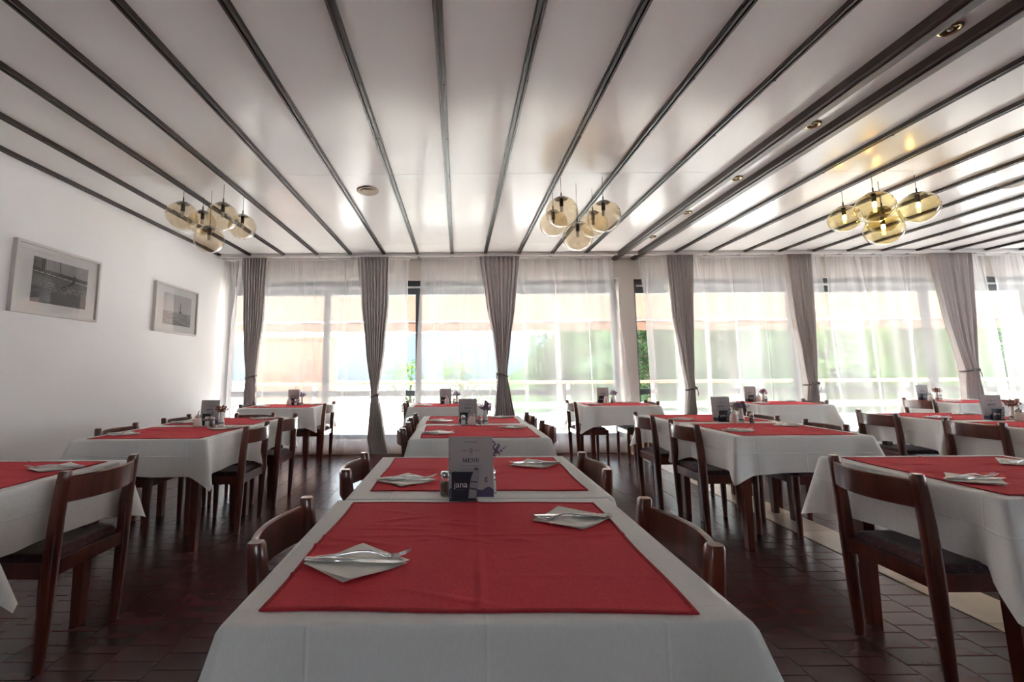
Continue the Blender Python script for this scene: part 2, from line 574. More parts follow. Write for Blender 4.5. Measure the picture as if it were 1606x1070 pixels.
# windows ----------------------------------------------------------
def window(name, x0, x1, posts, y=6.73):
    r = bpy.data.objects.new(name, None); COL.objects.link(r); r['kind'] = 'structure'
    fr = MB()
    fr.bev(x0, x1, y - .04, y + .04, 2.40, 2.62, .004)
    fr.bev(x0, x1, y - .04, y + .04, .2, .26, .004)
    fr.bev(x0, x0 + .07, y - .04, y + .04, .26, 2.40, .004)
    fr.bev(x1 - .07, x1, y - .04, y + .04, .26, 2.40, .004)
    obj('window_frame', fr, M['frame'], r)
    obj('blind_rail', MB().bev(x0 + .08, x1 - .08, y - .062, y - .041, 2.50, 2.53, .003), M['framelight'], r)
    for p in posts:
        obj('mullion', MB().bev(p - .045, p + .045, y - .038, y + .038, .26, 2.40, .004), M['frame'], r)
    xs = [x0 + .07] + [v for p in posts for v in (p - .045, p + .045)] + [x1 - .07]
    for a, bb in zip(xs[::2], xs[1::2]):
        obj('transom', MB().bev(a, bb, y - .036, y + .036, .83, .92, .004), M['frame'], r)
        obj('pane', MB().box(a, bb, y - .004, y + .004, .92, 2.40), M['glass'], r)
        obj('pane', MB().box(a, bb, y - .004, y + .004, .26, .83), M['glass'], r)
    return r
tag(window('window_1', XL + .02, 2.46, [-2.05, -.62, .62]), 'wide dark-framed window left of the white pillar')
tag(window('window_2', 2.70, XR - .02, [5.2, 7.3, 8.9]), 'wide dark-framed window right of the white pillar')

# ------------------------------------------------------------------ outside
tag(struct('terrace_floor', MB().box(-9, 18, YF + .22, 9.7, -.35, -.1), M['terrace']), 'pale terrace paving outside the windows')
def awn(u, v):
    x = -8 + 26 * u
    y = 6.85 + 2.2 * v
    return (x, y, 2.86 - .60 * v - .03 * sin(pi * v))
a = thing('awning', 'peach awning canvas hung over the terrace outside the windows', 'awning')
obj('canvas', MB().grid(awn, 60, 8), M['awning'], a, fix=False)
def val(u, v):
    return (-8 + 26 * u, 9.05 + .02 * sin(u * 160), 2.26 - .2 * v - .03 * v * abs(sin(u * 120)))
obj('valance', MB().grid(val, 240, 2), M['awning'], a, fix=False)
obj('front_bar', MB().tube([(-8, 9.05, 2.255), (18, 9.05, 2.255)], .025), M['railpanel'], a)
r = thing('railing', 'terrace railing with brown wooden handrail and pale panels', 'railing')
obj('handrail', MB().bev(-9, 18, 9.28, 9.38, .93, .99, .01), M['railwood'], r)
for i in range(15):
    obj('post', MB().bev(-8.5 + 1.8 * i, -8.44 + 1.8 * i, 9.30, 9.36, -.1, .93, .005), M['railpanel'], r)
    if i < 14:
        for z in (.15, .42, .69):
            obj('slat', MB().bev(-8.44 + 1.8 * i, -6.7 + 1.8 * i, 9.32, 9.34, z, z + .12, .004), M['railpanel'], r)
tag(obj('garden_wall', MB().bev(-4.6, -2.95, 9.9, 10.6, -.3, 1.95, .03).bev(-4.65, -2.9, 9.85, 10.65, 1.95, 2.02, .01), M['orange']),
    'orange rendered garden wall beyond the left end of the terrace', 'wall')
tag(struct('garden_ground', MB().box(-90, 110, -90, 135, -1.3, -1.05), M['ground']), 'hazy ground beyond the terrace')
def ridge(name, y, base, amp, seed, x0, x1):
    rr = random.Random(seed); ph = [rr.uniform(0, 6) for _ in range(5)]
    def fn(u, v):
        x = x0 + (x1 - x0) * u
        h = base + amp * (.5 * sin(x * .035 + ph[0]) + .3 * sin(x * .09 + ph[1]) + .12 * sin(x * .23 + ph[2]))
        return (x, y + 40 * v + 2 * sin(x * .2 + ph[3]) * v, -1 + (h + 1) * sin(v * pi / 2))
    return struct(name, MB().grid(fn, 80, 8), M['hill'])
tag(ridge('hills', 120, 13.5, 3.0, 3, -160, 260), 'hazy blue hills across the water')
def slope(u, v):
    x = 2.5 + 60 * u
    h = (7.5 + 1.2 * sin(x * .7) + .7 * sin(x * 1.9)) * min(1, u * 9)
    return (x, 24 + 10 * v + .8 * sin(x * 1.3 + v * 3), -1.1 + h * sin(v * pi / 2) ** .7)
tag(struct('wooded_slope', MB().grid(slope, 120, 10), M['wood_slope']), 'dark wooded slope behind the trees on the right')

def tree(name, label, cat, x, y, z0, h, rad, n, m, leaf, seed, trunk=True, group=None, blobs=7):
    rr = random.Random(seed)
    r_ = thing(name, label, cat, (x, y, z0), 0, group)
    if trunk:
        b = MB()
        b.tube([(0, 0, -.2), (.03 * h, 0, h * .3), (0, .02 * h, h * .6), (.02, 0, h * .85)], [.06 * rad + .03, .05 * rad + .02, .03 * rad + .02, .02], 8)
        for k in range(5):
            a_ = rr.uniform(0, 6.28); zz = h * rr.uniform(.35, .6)
            b.tube([(0, 0, zz), (rad * .35 * cos(a_), rad * .35 * sin(a_), zz + .15 * h), (rad * .7 * cos(a_), rad * .7 * sin(a_), zz + .28 * h)], [.03, .02, .01], 6)
        obj('trunk', b, M['bark'], r_)
    cs = []
    for k in range(blobs):
        a_ = rr.uniform(0, 6.28); q = rr.uniform(.1, .65)
        cs.append((rad * q * cos(a_), rad * q * sin(a_), h * rr.uniform(.35, .85), rad * rr.uniform(.4, .62)))
    b = MB()
    for k in range(n):
        c = cs[rr.randrange(blobs)]
        d = Vector((rr.gauss(0, 1), rr.gauss(0, 1), rr.gauss(0, 1))).normalized() * c[3] * rr.uniform(.55, 1.05)
        p = Vector(c[:3]) + d
        q = Euler((rr.uniform(-.9, .9), rr.uniform(-.9, .9), rr.uniform(0, 6.28))).to_matrix().to_4x4()
        s_ = leaf * rr.uniform(.7, 1.3)
        b.add([(-s_, 0, 0), (0, -s_ * .4, .1 * s_), (s_, 0, -.1 * s_), (0, s_ * .4, .1 * s_)], [(0, 1, 2, 3)], M4=Matrix.Translation(p) @ q)
    o = obj('foliage', b, m, r_, fix=False); o['kind'] = 'stuff'
    return r_
G = 'garden trees beyond the terrace'
tree('garden_tree', 'bright young tree outside the gap between the left sheers', 'tree', -1.25, 11.2, -1, 2.5, .75, 900, M['leaf'], .07, 11, group=G)
tree('garden_tree', 'broad tree outside between the second and third drapes', 'tree', .1, 13.5, -1, 3.0, 1.2, 1200, M['leaf'], .09, 12, group=G)
tree('garden_tree', 'tall tree outside just right of the third drape', 'tree', 2.9, 12.6, -1, 4.1, 1.45, 3200, M['leafdark'], .10, 13, group=G)
tree('garden_tree', 'tall dark tree outside behind the white pillar', 'tree', 5.9, 13.8, -1, 4.6, 1.6, 3600, M['leafdark'], .11, 14, group=G)
tree('garden_tree', 'dense tree outside between the fourth and fifth drapes', 'tree', 9.2, 14.8, -1, 5.2, 1.75, 3800, M['leafdark'], .11, 15, group=G)
tree('garden_tree', 'sunlit tree outside right of the fifth drape', 'tree', 9.9, 11.6, -1, 4.0, 1.2, 2600, M['leaf'], .12, 16, group=G)
tree('garden_tree', 'tall tree outside left of the last drape', 'tree', 12.6, 12.6, -1, 4.6, 1.5, 3400, M['leaf'], .12, 17, group=G)
tree('garden_tree', 'tree outside beyond the right end of the windows', 'tree', 17.2, 13.4, -1, 4.4, 1.6, 2600, M['leafdark'], .12, 18, group=G)

# ------------------------------------------------------------------ curtains
def sheer(x0, x1, label, seed, left_sweep=0., right_sweep=0., y=6.475):
    rr = random.Random(seed)
    n = max(40, int((x1 - x0) / .0125))
    fr = [(rr.uniform(38, 60), rr.uniform(0, 6.28), rr.uniform(.5, 1)) for _ in range(4)] + [(rr.uniform(9, 16), rr.uniform(0, 6.28), 1.) for _ in range(2)]
    drift = [(rr.uniform(1.5, 4), rr.uniform(0, 6.28)) for _ in range(2)]
    def fn(u, v):
        z = 2.935 - 2.905 * v
        xb = x0 + (x1 - x0) * u
        k = v * v * (3 - 2 * v)
        x = xb + (left_sweep * (1 - u) ** 6 + right_sweep * u ** 6) * k
        x += .03 * v * (sin(drift[0][0] * xb + drift[0][1]) + .6 * sin(drift[1][0] * xb * 2 + drift[1][1]))
        f = sum(a * sin(w_ * xb + p + .5 * v) for w_, p, a in fr[:4]) * .009 * (.6 + .4 * v)
        g_ = sum(a * sin(w_ * xb + p + .3 * v) for w_, p, a in fr[4:])
        f += g_ * .014 * (.35 + .65 * v)
        f += .006 * sin(xb * 150) * max(0, 1 - v * 5)
        dg = sum(a * cos(w_ * xb + p + .3 * v) for w_, p, a in fr[4:])
        x += (.42 * f + .080 * dg * (.25 + .75 * min(1, v * 3)) * .9)
        return (x, y + f, z)
    r_ = thing('sheer_curtain', label, 'curtain', group='sheer curtains along the window wall')
    obj('voile', MB().grid(fn, n, 26), M['sheer'], r_, fix=False)
    obj('heading_tape', MB().box(x0, x1, y - .012, y + .012, 2.905, 2.937), M['sheer'], r_)
    return r_
sheer(XL + .02, -.74, 'white sheer curtain at the left corner behind two grey drapes', 1, 0, -.06)
sheer(-.55, 2.33, 'white sheer curtain behind the drape in the middle of the room', 2, -.10, .18)
sheer(2.71, 5.53, 'white sheer curtain starting right beside the white pillar', 3, .02, .16)
sheer(5.60, 8.05, 'white sheer curtain left of the last grey drape', 4, .10, .12)
sheer(8.10, 10.1, 'white sheer curtain at the far right edge', 5, 0, 0)

def drape(label, prof, seed, tie_z, tie_side):
    """prof: list of (z, x_left, x_right) from the rail to the floor, gathered by a tie"""
    rr = random.Random(seed)
    zs = [p[0] for p in prof]
    def at(z):
        for (za, la, ra), (zb, lb, rb) in zip(prof, prof[1:]):
            if zb <= z <= za:
                t = (za - z) / (za - zb)
                t = t * t * (3 - 2 * t) * .35 + t * .65
                return la + (lb - la) * t, ra + (rb - ra) * t
        return prof[-1][1:]
    npl = 9
    ph = [rr.uniform(-.5, .5) for _ in range(npl + 2)]
    def fn(u, v):
        z = zs[0] + (zs[-1] - zs[0]) * v
        l, r2 = at(z)
        wid = r2 - l
        amp = .022 + .012 * min(1, .25 / max(.08, wid)) + .008 * exp(-((z - tie_z) / .1) ** 2)
        k = u * npl
        f = sin(2 * pi * k + ph[int(k)] + .8 * sin(v * 3 + ph[3])) + .35 * sin(4 * pi * k + ph[int(k) + 1] * 3 + v * 2)
        bow = -.03 * sin(pi * u) * exp(-((z - tie_z) / .25) ** 2)
        return (l + wid * u + .25 * amp * cos(2 * pi * k) * (.3 + v * .3), 6.395 + amp * f + bow, z)
    r_ = thing('drape', label, 'curtain', group='grey tied drapes')
    obj('fabric', MB().grid(fn, 126, 70), M['drape'], r_, fix=False)
    l, r2 = at(tie_z)
    pts = []
    c, hw = (l + r2) / 2, (r2 - l) / 2 + .012
    for i in range(25):
        a_ = 2 * pi * i / 24
        pts.append((c + hw * cos(a_), 6.39 - .002 + .062 * sin(a_), tie_z + .02 * cos(a_) * tie_side))
    obj('tie_band', MB().tube(pts, .011, 8), M['tie'], r_)
    kx = c + hw * tie_side * .9
    obj('tie_knot', MB().lathe([(0, -.02), (.016, -.01), (.018, .005), (.01, .02), (0, .024)], 10, True, Matrix.Translation((kx, 6.345, tie_z + .005)))
        .tube([(kx, 6.345, tie_z), (kx + .02 * tie_side, 6.34, tie_z - .05), (kx + .012 * tie_side, 6.335, tie_z - .1)], [.006, .005, .003], 6), M['tie'], r_)
def X(px, Z): # world x of a measured column at the drape plane
    return (px - 719) / 680.0 * (6.35 * .9935 + (Z - 1.2) * .114) - .007 * (Z - 1.2)
drape('grey drape tied back at the left corner window', [(2.93, X(380, 2.93), X(420, 2.93)), (2.0, X(379, 2), X(412, 2)), (1.5, X(381, 1.5), X(403, 1.5)), (1.14, X(384, 1.14), X(398, 1.14)),
      (.9, X(380, .9), X(398, .9)), (.04, X(372, .04), X(402, .04))], 1, 1.14, 1)
drape('grey drape tied at the waist left of the middle window table', [(2.93, X(562, 2.93), X(612, 2.93)), (2.2, X(566, 2.2), X(609, 2.2)), (1.5, X(572, 1.5), X(601, 1.5)), (.86, X(581, .86), X(590, .86)),
      (.6, X(577, .6), X(596, .6)), (.25, X(572, .25), X(601, .25)), (.04, X(576, .04), X(607, .04))], 2, .86, 1)
drape('wide grey drape tied back behind the middle row of tables', [(2.93, X(754, 2.93), X(818, 2.93)), (2.2, X(764, 2.2), X(810, 2.2)), (1.6, X(775, 1.6), X(801, 1.6)), (1.15, X(780, 1.15), X(795, 1.15)),
      (.85, X(776, .85), X(801, .85)), (.45, X(772, .45), X(809, .45)), (.04, X(770, .04), X(813, .04))], 3, 1.15, -1)
drape('grey drape tied right of the white pillar', [(2.93, X(1048, 2.93), X(1091, 2.93)), (2.0, X(1058, 2), X(1091, 2)), (1.4, X(1070, 1.4), X(1091, 1.4)), (.93, X(1079, .93), X(1091, .93)),
      (.6, X(1076, .6), X(1094, .6)), (.04, X(1072, .04), X(1099, .04))], 4, .93, 1)
drape('grey drape behind the second window table from the right', [(2.93, X(1234, 2.93), X(1278, 2.93)), (2.0, X(1247, 2), X(1283, 2)), (1.4, X(1259, 1.4), X(1284, 1.4)), (.99, X(1265, .99), X(1283, .99)),
      (.6, X(1263, .6), X(1288, .6)), (.04, X(1261, .04), X(1291, .04))], 5, .99, 1)
drape('widest grey drape sweeping right above the rightmost window table', [(2.93, X(1462, 2.93), X(1529, 2.93)), (2.0, X(1486, 2), X(1535, 2)), (1.5, X(1503, 1.5), X(1536, 1.5)), (1.17, X(1513, 1.17), X(1535, 1.17)),
      (.8, X(1515, .8), X(1545, .8)), (.04, X(1518, .04), X(1555, .04))], 6, 1.17, 1)

# ------------------------------------------------------------------ ceiling fittings
def downlight():
    r_ = thing('downlight', '', 'ceiling light')
    T = [(.032, -.002), (.047, -.002), (.05, .0), (.05, -.006), (.045, -.012), (.035, -.012), (.032, -.006)]
    obj('ring', MB().lathe(T, 32, True, cap=False), M['brass'], r_)
    obj('reflector', MB().lathe([(.033, -.006), (.026, -.002), (.012, .0), (.0, .0)], 24, True, cap=False), M['brassdark'], r_)
    obj('lamp', MB().lathe([(0, -.012), (.010, -.010), (.013, -.004), (.012, 0)], 16), M['bulb'], r_)
    return r_
for y, lab in ((2.08, 'largest brass downlight between the twin beams, nearest the camera'), (2.963, 'second nearest brass downlight between the twin ceiling beams'),
               (3.838, 'third nearest brass downlight between the twin ceiling beams'), (4.711, 'fourth brass downlight between the twin beams toward the windows'),
               (5.592, 'farthest brass downlight between the twin beams, nearest the windows')):
    place('downlight', downlight, lab, (2.583, y, H), 0, 'brass downlights between the beams')
def vent():
    r_ = thing('ceiling_vent', '', 'vent')
    obj('rim', MB().lathe([(.075, -.006), (.10, -.012), (.108, -.006), (.108, 0)], 36, True, cap=False), M['vent'], r_)
    obj('disc', MB().lathe([(0, -.016), (.05, -.016), (.07, -.010), (.075, -.004)], 36, True), M['vent'], r_)
    return r_
place('vent', vent, 'round tan ceiling vent left of the middle lamp cluster', (-.876, 4.064, H))
place('vent', vent, 'round tan ceiling vent at the far right edge', (5.366, 4.006, H))

def pendant(label, x, y, zc, rad, lit, group):
    r_ = thing('pendant_lamp', label, 'lamp', (x, y, H), 0, group)
    g_ = M['globelit'] if lit else M['globe']
    zc -= H
    capr = .4 * rad
    a0 = math.asin(capr / rad)
    prof = [(rad * sin(a0 + (pi - a0) * i / 22), zc + rad * cos(a0 + (pi - a0) * i / 22) * .96) for i in range(23)]
    prof[-1] = (0, prof[-1][1])
    top = prof[0][1]
    obj('globe', MB().lathe(prof, 40, True, cap=False), g_, r_)
    obj('cap', MB().lathe([(0, top + .016), (.012, top + .015), (capr * .8, top + .008), (capr * 1.04, top), (capr * 1.04, top - .004), (capr * .9, top - .003), (0, top - .003)], 32), M['lampmetal'], r_)
    obj('socket', MB().lathe([(.017, top - .003), (.017, top - .072), (.014, top - .076), (0, top - .076)], 20), M['lampmetal'], r_)
    obj('bulb', MB().lathe([(.010, top - .076), (.014, top - .085), (.014, top - .118), (.009, top - .128), (0, top - .13)], 16), M['bulblit'] if lit else M['bulb'], r_)
    obj('stem', MB().lathe([(.006, top + .014), (.006, top + .05), (.003, top + .062)], 10), M['lampmetal'], r_)
    obj('cord', MB().tube([(0, 0, top + .06), (0, 0, -.001)], .0022, 6), M['cord'], r_)
GL, GC, GR = 'left globe lamp cluster', 'middle globe lamp cluster', 'right lit globe lamp cluster'
pendant('leftmost smoky glass globe of the left lamp cluster', -2.57, 3.906, 2.661, .137, 0, GL)
pendant('smoky glass globe hidden at the back of the left lamp cluster', -2.565, 4.207, 2.70, .128, 0, GL)
pendant('lowest smoky glass globe of the left lamp cluster', -2.385, 4.039, 2.474, .134, 0, GL)
pendant('front right smoky glass globe of the left lamp cluster', -2.19, 3.898, 2.649, .136, 0, GL)
pendant('rightmost smoky glass globe of the left lamp cluster', -2.155, 4.197, 2.653, .128, 0, GL)
pendant('small leftmost smoky globe of the middle lamp cluster', .935, 4.10, 2.63, .134, 0, GC)
pendant('large upper left smoky globe of the middle lamp cluster', .948, 3.81, 2.636, .146, 0, GC)
pendant('lowest smoky globe of the middle lamp cluster', 1.12, 3.93, 2.445, .140, 0, GC)
pendant('back right smoky globe of the middle lamp cluster', 1.31, 4.06, 2.605, .134, 0, GC)
pendant('large rightmost smoky globe of the middle lamp cluster', 1.325, 3.80, 2.588, .150, 0, GC)
pendant('leftmost amber globe of the lit right lamp cluster', 3.82, 4.14, 2.668, .134, 1, GR)
pendant('upper amber globe with glowing bulb in the right lamp cluster', 3.81, 3.817, 2.666, .144, 1, GR)
pendant('lowest amber globe with glowing bulb in the right lamp cluster', 3.99, 3.94, 2.49, .147, 1, GR)
pendant('rightmost amber globe with glowing bulb in the right lamp cluster', 4.19, 3.80, 2.65, .145, 1, GR)
pendant('amber globe at the back of the lit right lamp cluster', 4.19, 4.13, 2.655, .134, 1, GR)

# ------------------------------------------------------------------ pictures on the left wall
def raster(w_, h_):
    return np.full((h_, w_), .5)
def r_poly(im, pts, val):
    h_, w_ = im.shape
    yy, xx = np.mgrid[0:h_, 0:w_]
    px = (xx + .5) / w_; py = (yy + .5) / h_
    ins = np.zeros(im.shape, bool)
    n = len(pts)
    for i in range(n):
        x1, y1 = pts[i]; x2, y2 = pts[(i + 1) % n]
        if y1 == y2: continue
        c = ((y1 > py) != (y2 > py)) & (px < (x2 - x1) * (py - y1) / (y2 - y1) + x1)
        ins ^= c
    im[ins] = val
def r_line(im, pts, wd, val, mix=1.):
    h_, w_ = im.shape
    yy, xx = np.mgrid[0:h_, 0:w_]
    px = (xx + .5) / w_; py = (yy + .5) / h_
    for (x1, y1), (x2, y2) in zip(pts, pts[1:]):
        dx, dy = x2 - x1, y2 - y1
        t = np.clip(((px - x1) * dx + (py - y1) * dy) / (dx * dx + dy * dy + 1e-9), 0, 1)
        d = np.hypot((px - x1 - t * dx) * 1.4, py - y1 - t * dy)
        k = d < wd
        im[k] = im[k] * (1 - mix) + val * mix
def print_mesh(im, W_, H_):
    """flat photographic print, one tone per little cell; faces +X, spans Y and Z, row 0 at the top"""
    h_, w_ = im.shape
    b = MB()
    for j in range(h_ + 1):
        for i in range(w_ + 1):
            b.v.append((0, -W_ / 2 + W_ * i / w_, H_ / 2 - H_ * j / h_))
    for j in range(h_):
        for i in range(w_):
            k = j * (w_ + 1) + i
            b.f.append((k, k + w_ + 1, k + w_ + 2, k + 1)); b.sm.append(False)
    me = b.mesh('print', M['photo'])
    ca = me.color_attributes.new('tone', 'FLOAT_COLOR', 'CORNER')
    c = np.repeat(np.clip(im, 0, 1).reshape(-1), 4)
    arr = np.ones((len(c), 4)); arr[:, 0] = c; arr[:, 1] = c * .98; arr[:, 2] = c * .97
    ca.data.foreach_set('color', arr.reshape(-1))
    return me
rng = np.random.default_rng(5)
im = raster(150, 108)
im[:] = np.linspace(.30, .22, 108)[:, None]
r_poly(im, [(0, 0), (.2, 0), (.15, .3), (0, .3)], .16)
r_poly(im, [(0, .22), (1, .30), (1, .40), (0, .36)], .05)         # far quay
r_poly(im, [(0, .35), (1, .42), (1, .62), (0, .75)], .12)         # hull side
r_line(im, [(0, .31), (1, .40)], .008, .5)
r_line(im, [(.45, 0), (.48, .33)], .010, .05)
for k in range(9): r_line(im, [(.16 + .03 * k, 0), (.18 + .03 * k, .30)], .006, .40, .7)
r_poly(im, [(.12, .02), (.2, .0), (.2, .25), (.14, .26)], .07)
r_poly(im, [(0, .70), (.35, .50), (1, .58), (1, 1), (0, 1)], .10)
r_poly(im, [(.5, .58), (.60, .50), (.70, .40), (.72, .24), (.755, .24), (.75, .42), (.64, .56), (.54, .66)], .045)   # curved bow horn
for k in range(5): r_line(im, [(.02, .42 + .05 * k), (.35 + .02 * k, .46 + .05 * k)], .006, .34, .8)
for k in range(46):                                                # heaped net and ropes
    cx_, cy_, rr_ = rng.uniform(.3, 1), rng.uniform(.52, .72), rng.uniform(.02, .07)
    a0 = rng.uniform(0, 6)
    r_line(im, [(cx_ + rr_ * cos(a0 + t * .4), cy_ + .6 * rr_ * sin(a0 + t * .4)) for t in range(12)], .004, rng.uniform(.22, .42), .8)
for k in range(10): r_line(im, [(.45 + .05 * k, .70 + .01 * k), (.62 + .05 * k, 1.)], .006, .22, .7)
im += rng.normal(0, .02, im.shape)
im2 = raster(110, 80)
im2[:] = np.linspace(.50, .62, 80)[:, None]
im2[46:] = np.linspace(.34, .26, 34)[:, None]
for k in range(90):
    y_, x_ = rng.uniform(.6, 1), rng.uniform(0, 1)
    r_line(im2, [(x_, y_), (x_ + rng.uniform(.08, .25), y_ + rng.uniform(-.015, .015))], .008, rng.choice([.13, .2, .46]), .7)
r_poly(im2, [(.575, .25), (.60, .25), (.615, .54), (.57, .54)], .18)
r_poly(im2, [(.54, .53), (.66, .53), (.63, .58), (.56, .58)], .10)
r_line(im2, [(.60, .18), (.60, .56)], .006, .15)
im2 += rng.normal(0, .015, im2.shape)
def picture(label, yc, zc, W_, H_, image, off):
    r_ = thing('framed_picture', label, 'picture', (XL, yc, zc), 0, 'framed photographs on the left wall')
    t_ = .04
    b = MB()
    for a_ in ((-W_ / 2, W_ / 2, H_ / 2 - .022, H_ / 2), (-W_ / 2, W_ / 2, -H_ / 2, -H_ / 2 + .022), (-W_ / 2, -W_ / 2 + .022, -H_ / 2 + .022, H_ / 2 - .022), (W_ / 2 - .022, W_ / 2, -H_ / 2 + .022, H_ / 2 - .022)):
        b.bev(0, t_, a_[0], a_[1], a_[2], a_[3], .002)
    obj('frame', b, M['pframe'], r_)
    obj('mount', MB().box(.004, .016, -W_ / 2 + .02, W_ / 2 - .02, -H_ / 2 + .02, H_ / 2 - .02), M['mount'], r_)
    p = obj('print', print_mesh(image, .54, .385), None, r_); p.location = (.0175, off, .0)
    obj('pane', MB().box(.027, .029, -W_ / 2 + .02, W_ / 2 - .02, -H_ / 2 + .02, H_ / 2 - .02), M['picglass'], r_)
picture('framed black and white photograph of a boat bow with nets', 3.815, 2.005, .83, .60, im, .02)
picture('framed black and white photograph of a sailboat at sea', 5.445, 1.998, .83, .60, im2, .02)

# ------------------------------------------------------------------ furniture
def chair():
    """seat faces +Y, rear posts on the x axis"""
    r_ = thing('dining_chair', '', 'chair')
    for sx_ in (-1, 1):
        b = MB()
        secs = [(0, .012, .013, .018), (.25, .004, .017, .024), (.42, .0, .020, .027), (.60, -.008, .020, .025), (.75, -.022, .019, .022), (.785, -.026, .0185, .021), (.792, -.027, .015, .017)]
        rings = []
        for z, yy, hw, hd in secs:
            rings.append([(sx_ * .19 + hw * (abs(cos(t)) ** .55) * (1 if cos(t) > 0 else -1), yy + hd * (abs(sin(t)) ** .55) * (1 if sin(t) > 0 else -1), z) for t in [2 * pi * i / 20 for i in range(20)]])
        b.loft(rings, True)
        obj('leg', b, M['wood'], r_)
        b = MB()
        rings = []
        for z, hw in ((0, .014), (.2, .018), (.41, .020), (.425, .019)):
            rings.append([(sx_ * .195 + hw * (abs(cos(t)) ** .5) * (1 if cos(t) > 0 else -1), .385 + hw * (abs(sin(t)) ** .5) * (1 if sin(t) > 0 else -1), z) for t in [2 * pi * i / 16 for i in range(16)]])
        b.loft(rings, True)
        obj('leg', b, M['wood'], r_)
    b = MB()
    b.bev(-.172, .172, -.010, .012, .362, .425, .003)
    b.bev(-.177, .177, .376, .396, .362, .425, .003)
    for sx_ in (-1, 1):
        b.bev(sx_ * .193 - .011, sx_ * .193 + .011, .022, .368, .362, .425, .003)
    obj('seat_frame', b, M['wood'], r_)
    def cush(u, v):
        x = (u - .5) * .40; y = .022 + .365 * v
        e = min(1, min(u, 1 - u) / .1) ; e2 = min(1, min(v, 1 - v) / .1)
        k = (1 - (1 - e) ** 2) ** .5 * (1 - (1 - e2) ** 2) ** .5
        return (x, y, .424 + .032 * k)
    obj('seat', MB().grid(cush, 20, 20).box(-.195, .195, .026, .382, .400, .4245), M['seat'], r_)
    # bowed back rail
    b = MB()
    rings = []
    for i in range(25):
        u = i / 24; x = (u - .5) * .392
        bow = -.062 * (1 - (2 * u - 1) ** 2) - .020
        th = .009
        def yo(z): return bow - .03 * (z - .66)
        rings.append([(x, yo(.662) + th, .664), (x, yo(.765) + th, .763), (x, yo(.77) + th * .3, .768), (x, yo(.77) - th * .3, .768), (x, yo(.765) - th, .763), (x, yo(.662) - th, .664), (x, yo(.66), .660)])
    b.loft(rings, True)
    o = obj('backrest', b, M['wood'], r_)
    return r_
def autosmooth(me, ang=40):
    bm = bmesh.new(); bm.from_mesh(me)
    for e in bm.edges:
        if len(e.link_faces) == 2 and e.calc_face_angle(0) > radians(ang): e.smooth = False
    bm.to_mesh(me); bm.free()

def table_builder(W_, D_):
    def f():
        r_ = thing('dining_table', '', 'table')
        obj('tabletop', MB().bev(-W_ / 2, W_ / 2, -D_ / 2, D_ / 2, .722, .748, .004), M['darkwood'], r_)
        b = MB()
        ix, iy = W_ / 2 - .10, D_ / 2 - .09
        for s_ in (-1, 1):
            b.bev(-ix, ix, s_ * iy - .01, s_ * iy + .01, .64, .7215, .003)
            b.bev(s_ * ix - .01, s_ * ix + .01, -iy + .012, iy - .012, .64, .7215, .003)
        obj('apron', b, M['darkwood'], r_)
        for sx_ in (-1, 1):
            for sy_ in (-1, 1):
                b = MB()
                b.loft([[(sx_ * ix + a_ * h_, sy_ * iy + c_ * h_, z) for a_, c_ in ((-1, -1), (1, -1), (1, 1), (-1, 1))] for z, h_ in ((0, .021), (.45, .026), (.7215, .027))])
                obj('leg', b, M['wood'], r_)
        return r_
    return f

